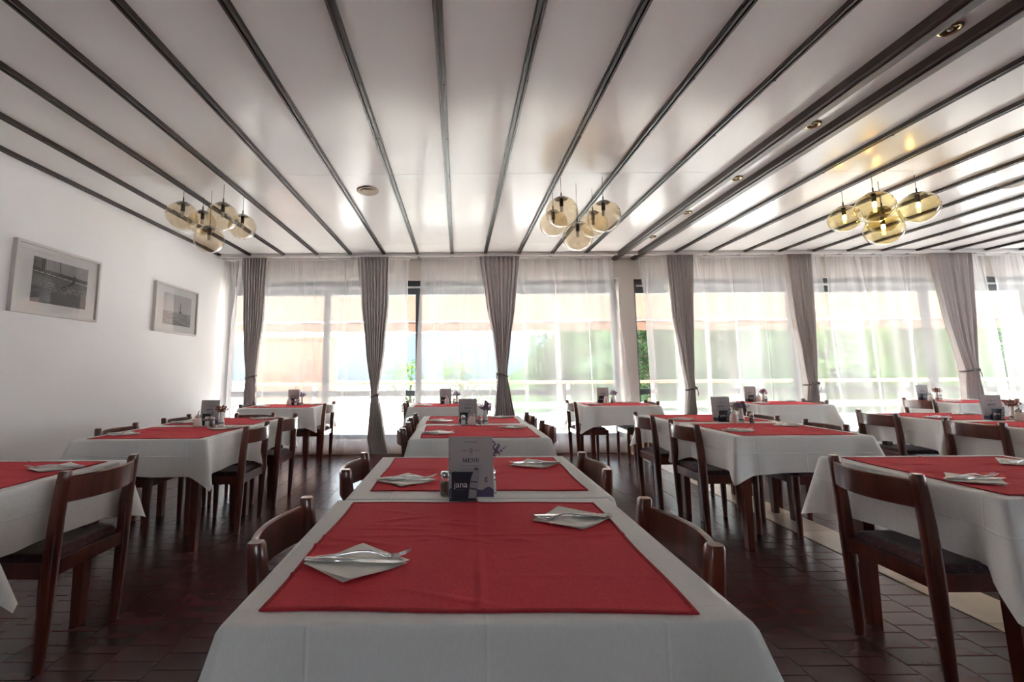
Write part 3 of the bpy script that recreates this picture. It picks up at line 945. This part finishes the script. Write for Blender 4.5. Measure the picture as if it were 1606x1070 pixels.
def tablecloth(label, x0, x1, y0, y1, seed, front=False, back=False, cat='tablecloth', amps={}, pulls={}):
    rr = random.Random(seed)
    cx_, cy_ = (x0 + x1) / 2, (y0 + y1) / 2
    hx, hy = (x1 - x0) / 2, (y1 - y0) / 2
    nx_, ny_ = 34, 30
    gx = [-hx * (cos(pi * i / nx_) * .55 + (1 - 2 * i / nx_) * .45) for i in range(nx_ + 1)]
    gy = [-hy * (cos(pi * i / ny_) * .55 + (1 - 2 * i / ny_) * .45) for i in range(ny_ + 1)]
    fx, fy = rr.uniform(-.06, .06), rr.uniform(-.05, .05)
    b = MB()
    def zt(x, y):
        e = min(1, (hx - abs(x)) / .05) * min(1, (hy - abs(y)) / .05)
        return .7525 + .0009 * exp(-((x - fx) / .012) ** 2) * e + .0009 * exp(-((y - fy) / .012) ** 2) * e
    vid = {}
    for j, y in enumerate(gy):
        for i, x in enumerate(gx):
            vid[i, j] = len(b.v); b.v.append((x, y, zt(x, y)))
    for j in range(ny_):
        for i in range(nx_):
            b.f.append((vid[i, j], vid[i + 1, j], vid[i + 1, j + 1], vid[i, j + 1])); b.sm.append(True)
    loop = [(i, 0, 'f') for i in range(nx_)] + [(nx_, j, 'r') for j in range(ny_)] + [(i, ny_, 'b') for i in range(nx_, 0, -1)] + [(0, j, 'l') for j in range(ny_, 0, -1)]
    nv = {'f': (0, -1), 'b': (0, 1), 'l': (-1, 0), 'r': (1, 0)}
    joined = {'f': front, 'b': back, 'l': False, 'r': False}
    ts = [.008, .03, .07, .14, .24, .36, .5, .64, .78, .9, .97, 1.]
    ph = [rr.uniform(0, 6.28) for _ in range(8)]
    corner_amp = {c: rr.uniform(.75, 1.15) for c in ((-1, -1), (1, -1), (-1, 1), (1, 1))}
    corner_amp.update(amps)
    rows = [[vid[i, j] for i, j, s_ in loop]]
    for t in ts:
        row = []
        for (i, j, s_) in loop:
            x, y = gx[i], gy[j]
            corner = (i in (0, nx_)) and (j in (0, ny_))
            n_ = Vector(nv[s_])
            cxs, cys = (1 if x > 0 else -1), (1 if y > 0 else -1)
            d = (hx - abs(x)) if s_ in 'fb' else (hy - abs(y))
            if corner: d = 0
            cj = joined['b'] if cys > 0 else joined['f']
            diag = Vector((cxs, 0)) * .55 if cj else Vector((cxs, cys)) * .7
            A = corner_amp[cxs, cys]
            if (cxs, cys) in pulls: diag = Vector(pulls[cxs, cys])
            jn = joined[s_]
            if corner:
                n_ = Vector((cxs, 0 if cj else cys)) if not cj else Vector((cxs, 0))
            roll = .0035 * min(1, t / .03)
            along = x if s_ in 'fb' else y
            sid = 'frbl'.index(s_)
            wave = .006 * sin(along * 9 + ph[sid]) + .0035 * sin(along * 23 + ph[sid + 4])
            fl = (.0015 if jn else roll + t * (.012 + wave))
            off = n_ * fl + diag * (.105 * A * t * exp(-(d / .05) ** 2))
            if not jn: off -= n_ * (.030 * t * A * exp(-((d - .115) / .045) ** 2))
            drop = .238 + .085 * min(A, 1.3) * exp(-(d / .07)) + .004 * sin(along * 11 + ph[sid])
            z = .7525 - (.0035 if t < .02 else 0) - drop * t
            z = zt(x, y) - drop * t
            row.append(len(b.v)); b.v.append((x + off.x, y + off.y, z))
        rows.append(row)
    n = len(loop)
    for r0, r1 in zip(rows, rows[1:]):
        for k in range(n):
            b.f.append((r0[k], r1[k], r1[(k + 1) % n], r0[(k + 1) % n])); b.sm.append(True)
    o = obj('tablecloth', b, M['white'], None, (cx_, cy_, 0))
    return tag(o, label, cat, 'white tablecloths')

def topper(label, x0, x1, y0, y1, seed, rz):
    rr = random.Random(seed)
    cx_, cy_ = (x0 + x1) / 2, (y0 + y1) / 2
    hx, hy = (x1 - x0) / 2, (y1 - y0) / 2
    wr = [(rr.uniform(-hx, hx), rr.uniform(-hy, hy), rr.uniform(.03, .12), rr.uniform(.004, .010), rr.uniform(.0016, .0050), rr.uniform(-.35, .35)) for _ in range(22)]
    fx, fy = rr.uniform(-.02, .02), rr.uniform(-.02, .06)
    def zf(x, y):
        z = .7555
        z += .0022 * exp(-((x - fx) / .006) ** 2) + .0024 * exp(-((y - fy - .01 * sin(x * 5)) / .006) ** 2)
        for a_, b_, l_, w_, h_, s_ in wr:
            z += h_ * exp(-((x - a_) / l_) ** 2 - ((y - b_ - s_ * (x - a_)) / w_) ** 2)
        return z
    nx_, ny_ = 110, 100
    def fn(u, v):
        x, y = -hx + 2 * hx * u, -hy + 2 * hy * v
        edge = .0025 * sin(x * 14 + seed) * (abs(v - .5) * 2) ** 8
        ex = .0025 * sin(y * 15 + seed) * (abs(u - .5) * 2) ** 8
        return (x + ex, y + edge, zf(x, y))
    r_ = thing('table_topper', label, 'tablecloth', (cx_, cy_, 0), rz, 'red table toppers')
    obj('cloth', MB().grid(fn, nx_, ny_), M['red'], r_, fix=False)
    b = MB()
    m_ = 90
    pts = [fn(i / m_, 0) for i in range(m_)] + [fn(1, i / m_) for i in range(m_)] + [fn(1 - i / m_, 1) for i in range(m_)] + [fn(0, 1 - i / m_) for i in range(m_)]
    n = len(pts)
    def ins(p, d):
        return (p[0] - d * (1 if p[0] > 0 else -1) * (abs(p[0]) / hx > .995 or abs(p[0]) > hx - d), p[1] - d * (1 if p[1] > 0 else -1) * (abs(p[1]) / hy > .99 or abs(p[1]) > hy - d))
    ring = []
    for p in pts:
        q = ins(p, .009)
        ring.append([(p[0], p[1], .7537), (p[0], p[1], p[2] + .0012), (q[0], q[1], p[2] + .0016), (q[0], q[1], p[2] - .0004)])
    vs = [q for r2 in ring for q in r2]
    fs = [(4 * k + a_, 4 * k + a_ + 1, 4 * ((k + 1) % n) + a_ + 1, 4 * ((k + 1) % n) + a_) for k in range(n) for a_ in range(3)]
    b.add(vs, fs, True)
    o = obj('hem', b, M['redhem'], r_); o['label'] = 'darker stitched hem'
    return r_

# ------------------------------------------------------------------ table ware
def napkin():
    r_ = thing('napkin', '', 'napkin')
    for k, (a_, dz) in enumerate(((0, .0), (.10, .0016))):
        def fn(u, v, a_=a_, dz=dz):
            x, y = (u - .5), (v - .5)
            X_ = (x - y) * .122 + .004 * k; Y_ = (x + y) * .098
            c, s_ = cos(a_), sin(a_)
            return (X_ * c - Y_ * s_, X_ * s_ + Y_ * c, .0008 + dz + .004 * ((u + v - 1) ** 2) * (k + .4) + .0015 * sin(7 * u + 2 * k))
        obj('fold', MB().grid(fn, 12, 12), M['napkin'], r_, fix=False)
    return r_
def knife():
    r_ = thing('knife', '', 'knife')
    rings = []
    for x, hw, hz in ((-.12, .004, .003), (-.117, .0075, .0048), (-.06, .0090, .0056), (-.005, .0075, .0048), (.0, .004, .0035)):
        rings.append([(x, hw * cos(t), .009 + hz * sin(t)) for t in [2 * pi * i / 12 for i in range(12)]])
    obj('handle', MB().loft(rings, True), M['steel'], r_)
    b = MB()
    st = [(.0, .003, -.003), (.02, .0045, -.008), (.06, .0045, -.0095), (.095, .004, -.008), (.115, .002, -.002), (.120, .0005, .0005)]
    rings = [[(x, a_, .0085), (x, a_, .0100), (x, c_, .0092), (x, c_, .0088)] for x, a_, c_ in st]
    obj('blade', b.loft(rings), M['steel'], r_)
    return r_
def fork():
    r_ = thing('fork', '', 'fork')
    prof = [(-.10, .0065, .008), (-.095, .0075, .009), (-.05, .0062, .013), (0, .0042, .0195), (.03, .0036, .0195), (.055, .0055, .0135), (.068, .0115, .0092), (.08, .0125, .0085)]
    rings = [[(x, hw, z), (x, 0, z + .0030), (x, -hw, z), (x, 0, z - .0018)] for x, hw, z in prof]
    obj('handle', MB().loft(rings, True), M['steel'], r_)
    for k in range(4):
        yy = -.0093 + .0062 * k
        pr = [(.079, .0086, .0022), (.10, .0115, .0018), (.115, .0165, .0015), (.126, .0215, .0006)]
        obj('tine', MB().loft([[(x, yy + h_, z), (x, yy, z + .001), (x, yy - h_, z), (x, yy, z - .001)] for x, z, h_ in pr], True), M['steel'], r_)
    return r_
def text_mesh(body, size, name, nodot=False):
    cu = bpy.data.curves.new('t', 'FONT'); cu.body = body; cu.size = size; cu.align_x = 'CENTER'; cu.extrude = .0003
    to = bpy.data.objects.new('t', cu); COL.objects.link(to)
    bpy.context.view_layer.update()
    me = bpy.data.meshes.new_from_object(to)
    bpy.data.objects.remove(to)
    bm = bmesh.new(); bm.from_mesh(me)
    if nodot:
        ymax = size * .56
        kill = [v for v in bm.verts if v.co.y > ymax]
        bmesh.ops.delete(bm, geom=kill, context='VERTS')
    bmesh.ops.rotate(bm, verts=bm.verts[:], cent=(0, 0, 0), matrix=Matrix.Rotation(pi / 2, 3, 'X'))
    bm.to_mesh(me); bm.free()
    me.name = name
    return me
def serif_menu():
    """the word MENU in hand-cut serif capitals, 1 unit high"""
    b = MB()
    def st(pts): b.poly(pts, 0, .0006)
    def bar(x0, x1, z0, z1): st([(x0, z0), (x1, z0), (x1, z1), (x0, z1)])
    x = 0
    # M
    bar(.08, .21, 0, 1); bar(.82, 1.08, 0, 1); st([(.10, 1), (.32, 1), (.63, .12), (.52, .05)]); st([(.86, 1), (.98, 1), (.63, .12), (.52, .05)])
    bar(0, .28, 0, .07); bar(.74, 1.18, 0, .07); bar(0, .3, .93, 1); bar(.86, 1.18, .93, 1)
    x = 1.36
    bar(x + .08, x + .34, 0, 1); bar(x, x + .75, 0, .11); bar(x, x + .75, .89, 1); bar(x + .3, x + .55, .47, .55)
    bar(x + .69, x + .75, .0, .25); bar(x + .69, x + .75, .75, 1); bar(x + .52, x + .58, .38, .64)
    x = 2.29
    bar(x + .08, x + .20, 0, 1); bar(x + .75, x + .88, 0, 1); st([(x + .10, 1), (x + .32, 1), (x + .86, .02), (x + .70, .02)])
    bar(x, x + .28, 0, .07); bar(x, x + .25, .93, 1); bar(x + .66, x + 1.0, .93, 1)
    x = 3.48
    bar(x + .07, x + .33, .22, 1); bar(x + .71, x + .84, .22, 1); bar(x, x + .42, .93, 1); bar(x + .62, x + .95, .93, 1)
    o_ = [(x + .10, .25), (x + .16, .10), (x + .28, .02), (x + .46, -.02), (x + .64, .03), (x + .76, .12), (x + .82, .25), (x + .74, .25), (x + .66, .12), (x + .5, .07), (x + .37, .10), (x + .30, .25)]
    for a_ in range(5): st([o_[a_], o_[a_ + 1], o_[10 - a_], o_[11 - a_]] if a_ else [o_[0], o_[1], o_[10], o_[11]])
    st([o_[5], o_[6], o_[7], o_[8]])
    W_ = 4.43
    b.v = [(p[0] - W_ / 2, p[1], p[2]) for p in b.v]
    return b
def scaled(b, s_, dx, dz, y):
    b.v = [(p[0] * s_ + dx, p[1] + y, p[2] * s_ + dz) for p in b.v]
    return b
def menu():
    """booklet leaning back, front faces -Y; origin at its foot"""
    r_ = thing('menu', '', 'menu')
    W_, H_ = .158, .207
    y = -.0022
    obj('cover', MB().bev(-W_ / 2, W_ / 2, -.0015, .0015, 0, H_, .0006), M['menu'], r_)
    obj('back_cover', MB().bev(-W_ / 2, W_ / 2, .004, .007, 0, H_, .0006), M['menu'], r_)
    o = obj('heading', scaled(serif_menu(), .0135, 0, .118, -.0016), M['ink'], r_); o['label'] = 'word MENU in dark serif capitals'
    b = MB()
    for x0, x1 in ((-.034, -.029), (-.027, -.022), (-.021, -.017), (-.016, -.012), (.012, .016), (.018, .022), (.024, .027), (.029, .034)):
        b.poly([(x0, .1565), (x1, .1565), (x1, .161), (x0, .161)], -.0016)
    b.poly([(-.005, .1445), (.005, .1445), (.005, .147), (-.005, .147)], -.0016)
    b.poly([(-.025, .186), (.025, .186), (.023, .190), (-.023, .190)], -.0016)
    for z in (.105, .094): b.poly([(-.042, z), (.038, z), (.038, z + .0022), (-.042, z + .0022)], -.0016)
    obj('small_print', b, M['greyink'], r_)
    me = text_mesh('Q', .017, 'emblem'); me.materials.append(M['ink'])
    o = obj('emblem', me, None, r_); o.location = (0, -.0018, .1535)
    b = MB()
    N_ = 22
    for k in range(N_):
        u0, u1 = k / N_, (k + 1) / N_
        h0, h1 = [.026 + .006 * sin(9 * u) + .004 * sin(23 * u) for u in (u0, u1)]
        b.poly([(-W_ / 2 + W_ * u0, .002), (-W_ / 2 + W_ * u1, .002), (-W_ / 2 + W_ * u1, h1), (-W_ / 2 + W_ * u0, h0)], -.0016)
    obj('wave_band', b, M['purple'], r_)
    b = MB()
    for z in (.082, .070): b.poly([(-.060, z), (-.052, z), (-.052, z + .008), (-.060, z + .008)], -.0016)
    for z in (.055, .044): b.poly([(-.057, z), (-.051, z), (-.051, z + .008), (-.057, z + .008)], -.0016)
    obj('side_marks', b, M['greyink'], r_)
    me = text_mesh('g', .026, 'letter'); me.materials.append(M['ink'])
    o = obj('letter', me, None, r_); o.location = (.053, -.0018, .056)
    b = MB()
    for k in range(22):
        z = .012 + .0087 * k
        b.tube([(-W_ / 2 + .007, -.003, z), (-W_ / 2 - .002, -.001, z), (-W_ / 2 - .002, .007, z), (-W_ / 2 + .005, .009, z)], .0009, 5)
    o = obj('spiral_binding', b, M['chrome'], r_); o['kind'] = 'stuff'
    return r_
def holder():
    """navy tent card with a printed bottle rising above it, clipped in front of the menu"""
    r_ = thing('menu_holder', '', 'menu holder')
    obj('card', MB().bev(-.054, .030, -.0015, .0015, 0, .098, .0006).bev(-.062, .036, -.004, .052, 0, .004, .001)
        .bev(-.054, .030, .012, .016, .004, .05, .001).bev(-.045, .02, .046, .050, .004, .045, .001), M['navy'], r_)
    b = MB()
    sh = [(.004, 0.010), (.030, .010), (.032, .020), (.036, .055), (.0405, .085), (.0405, .096), (.038, .104), (.026, .104), (.021, .096), (.014, .078), (.008, .045)]
    q = list(zip([p[0] for p in sh], [p[1] for p in sh]))
    b.poly(q, -.0016, .0008)
    obj('bottle_print', b, M['bottle'], r_)
    b = MB()
    b.poly([(.0265, .104), (.0375, .104), (.0375, .112), (.0265, .112)], -.0016, .0008)
    b.poly([(.013, .068), (.0375, .066), (.037, .061), (.0115, .063)], -.0024, .0004)
    b.poly([(.009, .046), (.0345, .042), (.0338, .036), (.0078, .040)], -.0024, .0004)
    obj('bottle_cap', b, M['bottledark'], r_)
    me = text_mesh('jana', .030, 'lettering', True); me.materials.append(M['letter'])
    o = obj('lettering', me, None, r_); o.location = (-.022, -.0019, .046); o['label'] = 'white word jana'
    obj('small_print', MB().poly([(-.038, .036), (-.008, .036), (-.008, .0385), (-.038, .0385)], -.0016), M['bottledark'], r_)
    return r_
def shaker(kind):
    def f():
        r_ = thing(kind + '_shaker', '', 'shaker')
        obj('jar', MB().lathe([(.018, 0), (.020, .003), (.020, .012), (.019, .05), (.016, .064)], 20, True, cap=False).lathe([(0, .0005), (.018, .0005)], 20), M['jar'], r_)
        obj('contents', MB().lathe([(.0165, .004), (.0175, .010), (.0165, .042 if kind == 'salt' else .047), (0, .044 if kind == 'salt' else .050)], 18), M[kind], r_)
        obj('cap', MB().lathe([(.0165, .062), (.0175, .064), (.0175, .078), (.014, .084), (.0, .085)], 20), M['chrome'], r_)
        return r_
    return f
def sugar():
    r_ = thing('sugar_dispenser', '', 'sugar dispenser')
    obj('jar', MB().lathe([(.030, 0), (.034, .004), (.0345, .02), (.031, .05), (.024, .070), (.021, .076)], 24), M['sugar'], r_)
    obj('cap', MB().lathe([(.0215, .075), (.0225, .077), (.0225, .088), (.014, .096), (.007, .099)], 24), M['chrome'], r_)
    obj('spout', MB().tube([(0, 0, .096), (.001, 0, .112), (.004, 0, .124), (.009, 0, .132)], [.0055, .005, .0045, .004], 10), M['chrome'], r_)
    return r_
def vase():
    r_ = thing('bud_vase', '', 'vase')
    obj('body', MB().lathe([(.022, 0), (.026, .003), (.025, .03), (.019, .06), (.0135, .085), (.0135, .10), (.017, .115), (.0155, .115), (.012, .10), (.012, .085), (0, .06)], 22, cap=False).lathe([(0, 0), (.022, 0)], 22), M['ceramic'], r_)
    obj('band', MB().lathe([(.0255, .018), (.0262, .020), (.0258, .027), (.0247, .029)], 22, cap=False), M['bottledark'], r_)
    return r_
def bouquet(kind):
    def f():
        rr = random.Random({'lav': 3, 'dried': 4, 'pink': 5}[kind])
        r_ = thing('dried_bouquet', '', 'flowers')
        st, bl = MB(), MB()
        n = 17
        for k in range(n):
            a_ = k * 2.4; q = sqrt((k + .5) / n)
            spread = .055 if kind == 'lav' else .045
            tip = Vector((spread * q * cos(a_), spread * q * sin(a_), .165 - .04 * q * q + rr.uniform(-.008, .008)))
            st.tube([(.003 * cos(a_), .003 * sin(a_), .075), (tip.x * .35, tip.y * .35, .115), tuple(tip)], [.0012, .001, .0008], 5)
            d = (tip - Vector((0, 0, .09))).normalized()
            for j in range(9):
                p = tip + d * (j - 5) * .0045 + Vector((rr.uniform(-1, 1), rr.uniform(-1, 1), rr.uniform(-1, 1))) * .0055
                s_ = rr.uniform(.0035, .0062) * (1.25 if kind != 'lav' else 1)
                bl.add([(s_, 0, 0), (-s_, 0, 0), (0, s_, 0), (0, -s_, 0), (0, 0, s_), (0, 0, -s_)],
                       [(0, 2, 4), (2, 1, 4), (1, 3, 4), (3, 0, 4), (2, 0, 5), (1, 2, 5), (3, 1, 5), (0, 3, 5)],
                       M4=Matrix.Translation(p) @ Euler((rr.uniform(0, 3), rr.uniform(0, 3), 0)).to_matrix().to_4x4())
        o = obj('stems', st, M['stem'], r_); o['kind'] = 'stuff'
        o = obj('blossoms', bl, M[kind], r_, fix=False); o['kind'] = 'stuff'
        return r_
    return f

# ------------------------------------------------------------------ laying out the room
# key: (x0, x1, y0, y1, joined front, joined back, description)
TB = dict(
    T1=(-.428, .521, .83, 1.588, 0, 1, 'the nearest table of the middle row'),
    T2=(-.404, .545, 1.598, 2.36, 1, 0, 'the second table of the middle row'),
    T3=(-.335, .61, 2.97, 3.722, 0, 1, 'the third table of the middle row'),
    T4=(-.355, .595, 3.732, 4.47, 1, 0, 'the fourth table of the middle row'),
    T5=(-.65, .30, 5.60, 6.30, 0, 0, 'the window table of the middle row'),
    LA=(-2.65, -1.745, 1.60, 2.335, 0, 0, 'the nearest table at the left edge'),
    LB1=(-2.64, -1.72, 3.025, 3.745, 0, 1, 'the front table of the left pair'),
    LB2=(-2.65, -1.73, 3.755, 4.47, 1, 0, 'the rear table of the left pair'),
    LC=(-2.82, -1.86, 5.62, 6.30, 0, 0, 'the window table in the left corner'),
    RA=(1.86, 2.80, 1.545, 2.30, 0, 0, 'the nearest table at the right edge'),
    RB1=(1.855, 2.785, 2.99, 3.722, 0, 1, 'the front table of the right pair'),
    RB2=(1.825, 2.77, 3.732, 4.46, 1, 0, 'the rear table of the right pair'),
    RC1=(1.60, 2.55, 5.57, 6.28, 0, 0, 'the window table by the white pillar'),
    RC2=(3.79, 4.74, 5.57, 6.28, 0, 0, 'the second window table from the right'),
    RC3=(6.36, 7.31, 5.60, 6.30, 0, 0, 'the rightmost window table'),
    RD1=(4.145, 5.1, 2.97, 3.722, 0, 1, 'the front table of the rightmost pair'),
    RD2=(4.11, 5.06, 3.732, 4.47, 1, 0, 'the rear table of the rightmost pair'),
)
for k, (key, (x0, x1, y0, y1, jf, jb, d)) in enumerate(TB.items()):
    W_, D_ = round(x1 - x0, 3) - .006, round(y1 - y0, 3) - .006
    t = table_builder(W_, D_)()
    t.location = ((x0 + x1) / 2, (y0 + y1) / 2, 0)
    tag(t, 'dark wooden dining table under white cloth, ' + d, 'table', 'dining tables')
    tablecloth('white tablecloth hanging over ' + d, x0, x1, y0, y1, 100 + k, jf, jb, pulls={(1, -1): (1.0, -.1)} if key == 'LA' else {}, amps={'LA': {(1, -1): 2.1}, 'RA': {(-1, -1): 1.8}}.get(key, {}))
    m = .068
    if key == 'T1': x0 -= .012; x1 -= .012
    topper('red topper laid across ' + d, x0 + m, x1 - m + .006, y0 + .034 + (.058 if jf else 0), y1 - .045 - (0 if jb else .0), 200 + k, random.uniform(-.012, .012) if key not in ('T1', 'T2') else (-.025 if key == 'T1' else -.012))

RIGHT, LEFT = -pi / 2, pi / 2
CH = [  # x, y, facing rotation, label
    (-.474, 1.30, -pi / 2, 'dark wooden chair at the left of the nearest middle table'),
    (.572, 1.265, pi / 2, 'dark wooden chair at the right of the nearest middle table'),
    (-.456, 2.09, -pi / 2, 'dark wooden chair at the left of the second middle table'),
    (.592, 2.06, pi / 2, 'dark wooden chair at the right of the second middle table'),
    (-.388, 3.43, -pi / 2, 'dark wooden chair at the left of the third middle table'),
    (.662, 3.48, pi / 2, 'dark wooden chair at the right of the third middle table'),
    (-.405, 4.17, -pi / 2, 'dark wooden chair at the left of the fourth middle table'),
    (.648, 4.22, pi / 2, 'dark wooden chair at the right of the fourth middle table'),
    (-.70, 6.03, -pi / 2, 'dark wooden chair at the left of the middle window table'),
    (.35, 6.04, pi / 2, 'dark wooden chair at the right of the middle window table'),
    (-1.695, 2.09, pi / 2 , 'large dark wooden chair beside the table at the left edge'),
    (-1.665, 3.60, pi / 2, 'dark wooden chair at the aisle side of the front left-pair table'),
    (-1.672, 4.27, pi / 2, 'dark wooden chair at the aisle side of the rear left-pair table'),
    (-2.695, 3.53, -pi / 2, 'dark wooden chair by the wall at the front left-pair table'),
    (-2.70, 4.27, -pi / 2, 'dark wooden chair by the wall at the rear left-pair table'),
    (-2.11, 4.54, pi, 'dark wooden chair at the window end of the left pair'),
    (-2.87, 6.02, -pi / 2, 'dark wooden chair at the left of the corner window table'),
    (-1.805, 6.05, pi / 2, 'dark wooden chair at the right of the corner window table'),
    (1.81, 1.94, -pi / 2, 'large dark wooden chair beside the table at the right edge'),
    (1.805, 3.52, -pi / 2, 'dark wooden chair at the aisle side of the front right-pair table'),
    (1.772, 4.19, -pi / 2, 'dark wooden chair at the aisle side of the rear right-pair table'),
    (2.84, 3.47, pi / 2, 'dark wooden chair at the far side of the front right-pair table'),
    (2.825, 4.15, pi / 2, 'dark wooden chair at the far side of the rear right-pair table'),
    (1.55, 6.0, -pi / 2, 'dark wooden chair at the left of the table by the pillar'),
    (2.60, 6.0, pi / 2, 'dark wooden chair right of the window table by the pillar'),
    (3.74, 5.95, -pi / 2, 'dark wooden chair left of the second window table from the right'),
    (4.80, 5.97, pi / 2, 'dark wooden chair right of the second window table from the right'),
    (6.31, 6.02, -pi / 2, 'dark wooden chair at the left of the rightmost window table'),
    (7.37, 6.02, pi / 2, 'dark wooden chair at the right of the rightmost window table'),
    (4.095, 3.51, -pi / 2, 'dark wooden chair cut by the right edge at the rightmost pair'),
    (4.06, 4.27, -pi / 2, 'dark wooden chair at the rear table of the rightmost pair'),
]
for x, y, rz, lab in CH:
    place('chair', chair, lab, (x, y, 0), rz + random.uniform(-.03, .03), 'dark wooden dining chairs')
for ch in PROTO['chair'].children: autosmooth(ch.data)

ZT = .7575
def setting(key, side, dx, dy, skip_cut=False):
    x0, x1, y0, y1, jf, jb, d = TB[key]
    cx_ = (x0 + x1) / 2
    sg = -1 if side == 'left' else 1
    x, y = cx_ + sg * dx, y0 + dy
    base = 0 if side == 'left' else pi
    j = random.uniform(-.10, .10)
    place('napkin', napkin, 'folded white napkin on the %s half of %s' % (side, d), (x, y, ZT + .0015), base + j, 'paper napkins')
    place('knife', knife, 'steel knife on the %s napkin of %s' % (side, d), (x + sg * 0, y + (-.004 if side == 'left' else .006), ZT + .0005), base + j * .5 - .06, 'table knives')
    place('fork', fork, 'steel fork on the %s napkin of %s' % (side, d), (x, y + (.020 if side == 'left' else -.014), ZT), base + j * .5 + .05, 'table forks')
for key in TB:
    if key not in ('LA', 'RD1'): setting(key, 'left', .29, .235)
    if key != 'RD1': setting(key, 'right', .29, .53 if key != 'LA' else .52)

def ware(pos, d, mxy, hxy, sxy, salt_, pep_, vxy, flower, fl_desc, mrz=0):
    z = .7545
    place('holder', holder, 'navy card holder clipping the menu on ' + d, (hxy[0], hxy[1], z), mrz, 'navy menu holders')
    m = place('menu', menu, 'grey menu booklet standing on ' + d, (mxy[0], mxy[1], z + .006), mrz, 'standing menus')
    m.rotation_euler = (-.07, 0, mrz)
    if sxy: place('sugar', sugar, 'white sugar dispenser with metal spout on ' + d, (sxy[0], sxy[1], z + .001), random.uniform(0, 6), 'sugar dispensers')
    if salt_: place('salt', shaker('salt'), 'small glass salt shaker on ' + d, (salt_[0], salt_[1], z), 0, 'salt shakers')
    if pep_: place('pepper', shaker('pepper'), 'small glass pepper shaker on ' + d, (pep_[0], pep_[1], z), 0, 'pepper shakers')
    place('vase', vase, 'white bud vase on ' + d, (vxy[0], vxy[1], z + .0012), 0, 'white bud vases')
    place(flower, bouquet(flower), '%s flowers in the vase on %s' % (fl_desc, d), (vxy[0], vxy[1], z), random.uniform(0, 6), 'small dried bouquets')
MID = 'the middle pair' 
ware('T1', 'the nearest middle table', (.041, 1.585), (.026, 1.563), None, (.118, 1.66), (-.052, 1.63), (.118, 1.76), 'lav', 'purple lavender')
ware('T3', 'the third and fourth middle tables', (.076, 3.80), (.06, 3.775), (.108, 3.71), (.035, 3.695), (.172, 3.695), (.225, 3.80), 'lav', 'pale purple lavender')
ware('T5', 'the middle window table', (-.185, 6.10), (-.20, 6.076), (-.165, 6.0), (-.068, 6.03), None, (-.03, 6.05), 'lav', 'purple lavender')
ware('LB', 'the left pair of tables', (-2.175, 3.84), (-2.165, 3.815), (-2.20, 3.72), (-2.12, 3.72), (-2.075, 3.72), (-2.035, 3.78), 'dried', 'brown dried')
ware('LC', 'the corner window table', (-2.30, 6.10), (-2.29, 6.076), (-2.32, 6.0), (-2.225, 6.0), (-2.19, 6.0), (-2.165, 6.06), 'lav', 'mauve dried')
ware('RB', 'the right pair of tables', (2.275, 3.82), (2.29, 3.795), (2.30, 3.70), None, (2.445, 3.695), (2.40, 3.76), 'lav', 'dark purple lavender')
ware('RC1', 'the table by the pillar', (2.0, 6.10), (1.99, 6.076), (2.005, 6.0), None, (2.095, 6.02), (2.13, 6.06), 'lav', 'deep purple')
ware('RC2', 'the second window table from the right', (4.05, 6.10), (4.06, 6.076), (4.09, 6.0), None, (4.19, 6.0), (4.20, 6.06), 'pink', 'magenta dried')
ware('RC3', 'the rightmost window table', (6.50, 6.15), (6.51, 6.126), (6.50, 6.06), (6.64, 6.06), None, (6.66, 6.12), 'dried', 'brown red dried')
ware('RD', 'the rightmost pair of tables', (4.60, 3.80), (4.62, 3.775), (4.70, 3.705), (4.79, 3.70), (4.84, 3.71), (4.79, 3.82), 'dried', 'dark reddish dried', -.12)

# drop prototype leftovers without a label (none expected)
for o in list(bpy.data.objects):
    if o.parent is None and o.get('label') == '': bpy.data.objects.remove(o)
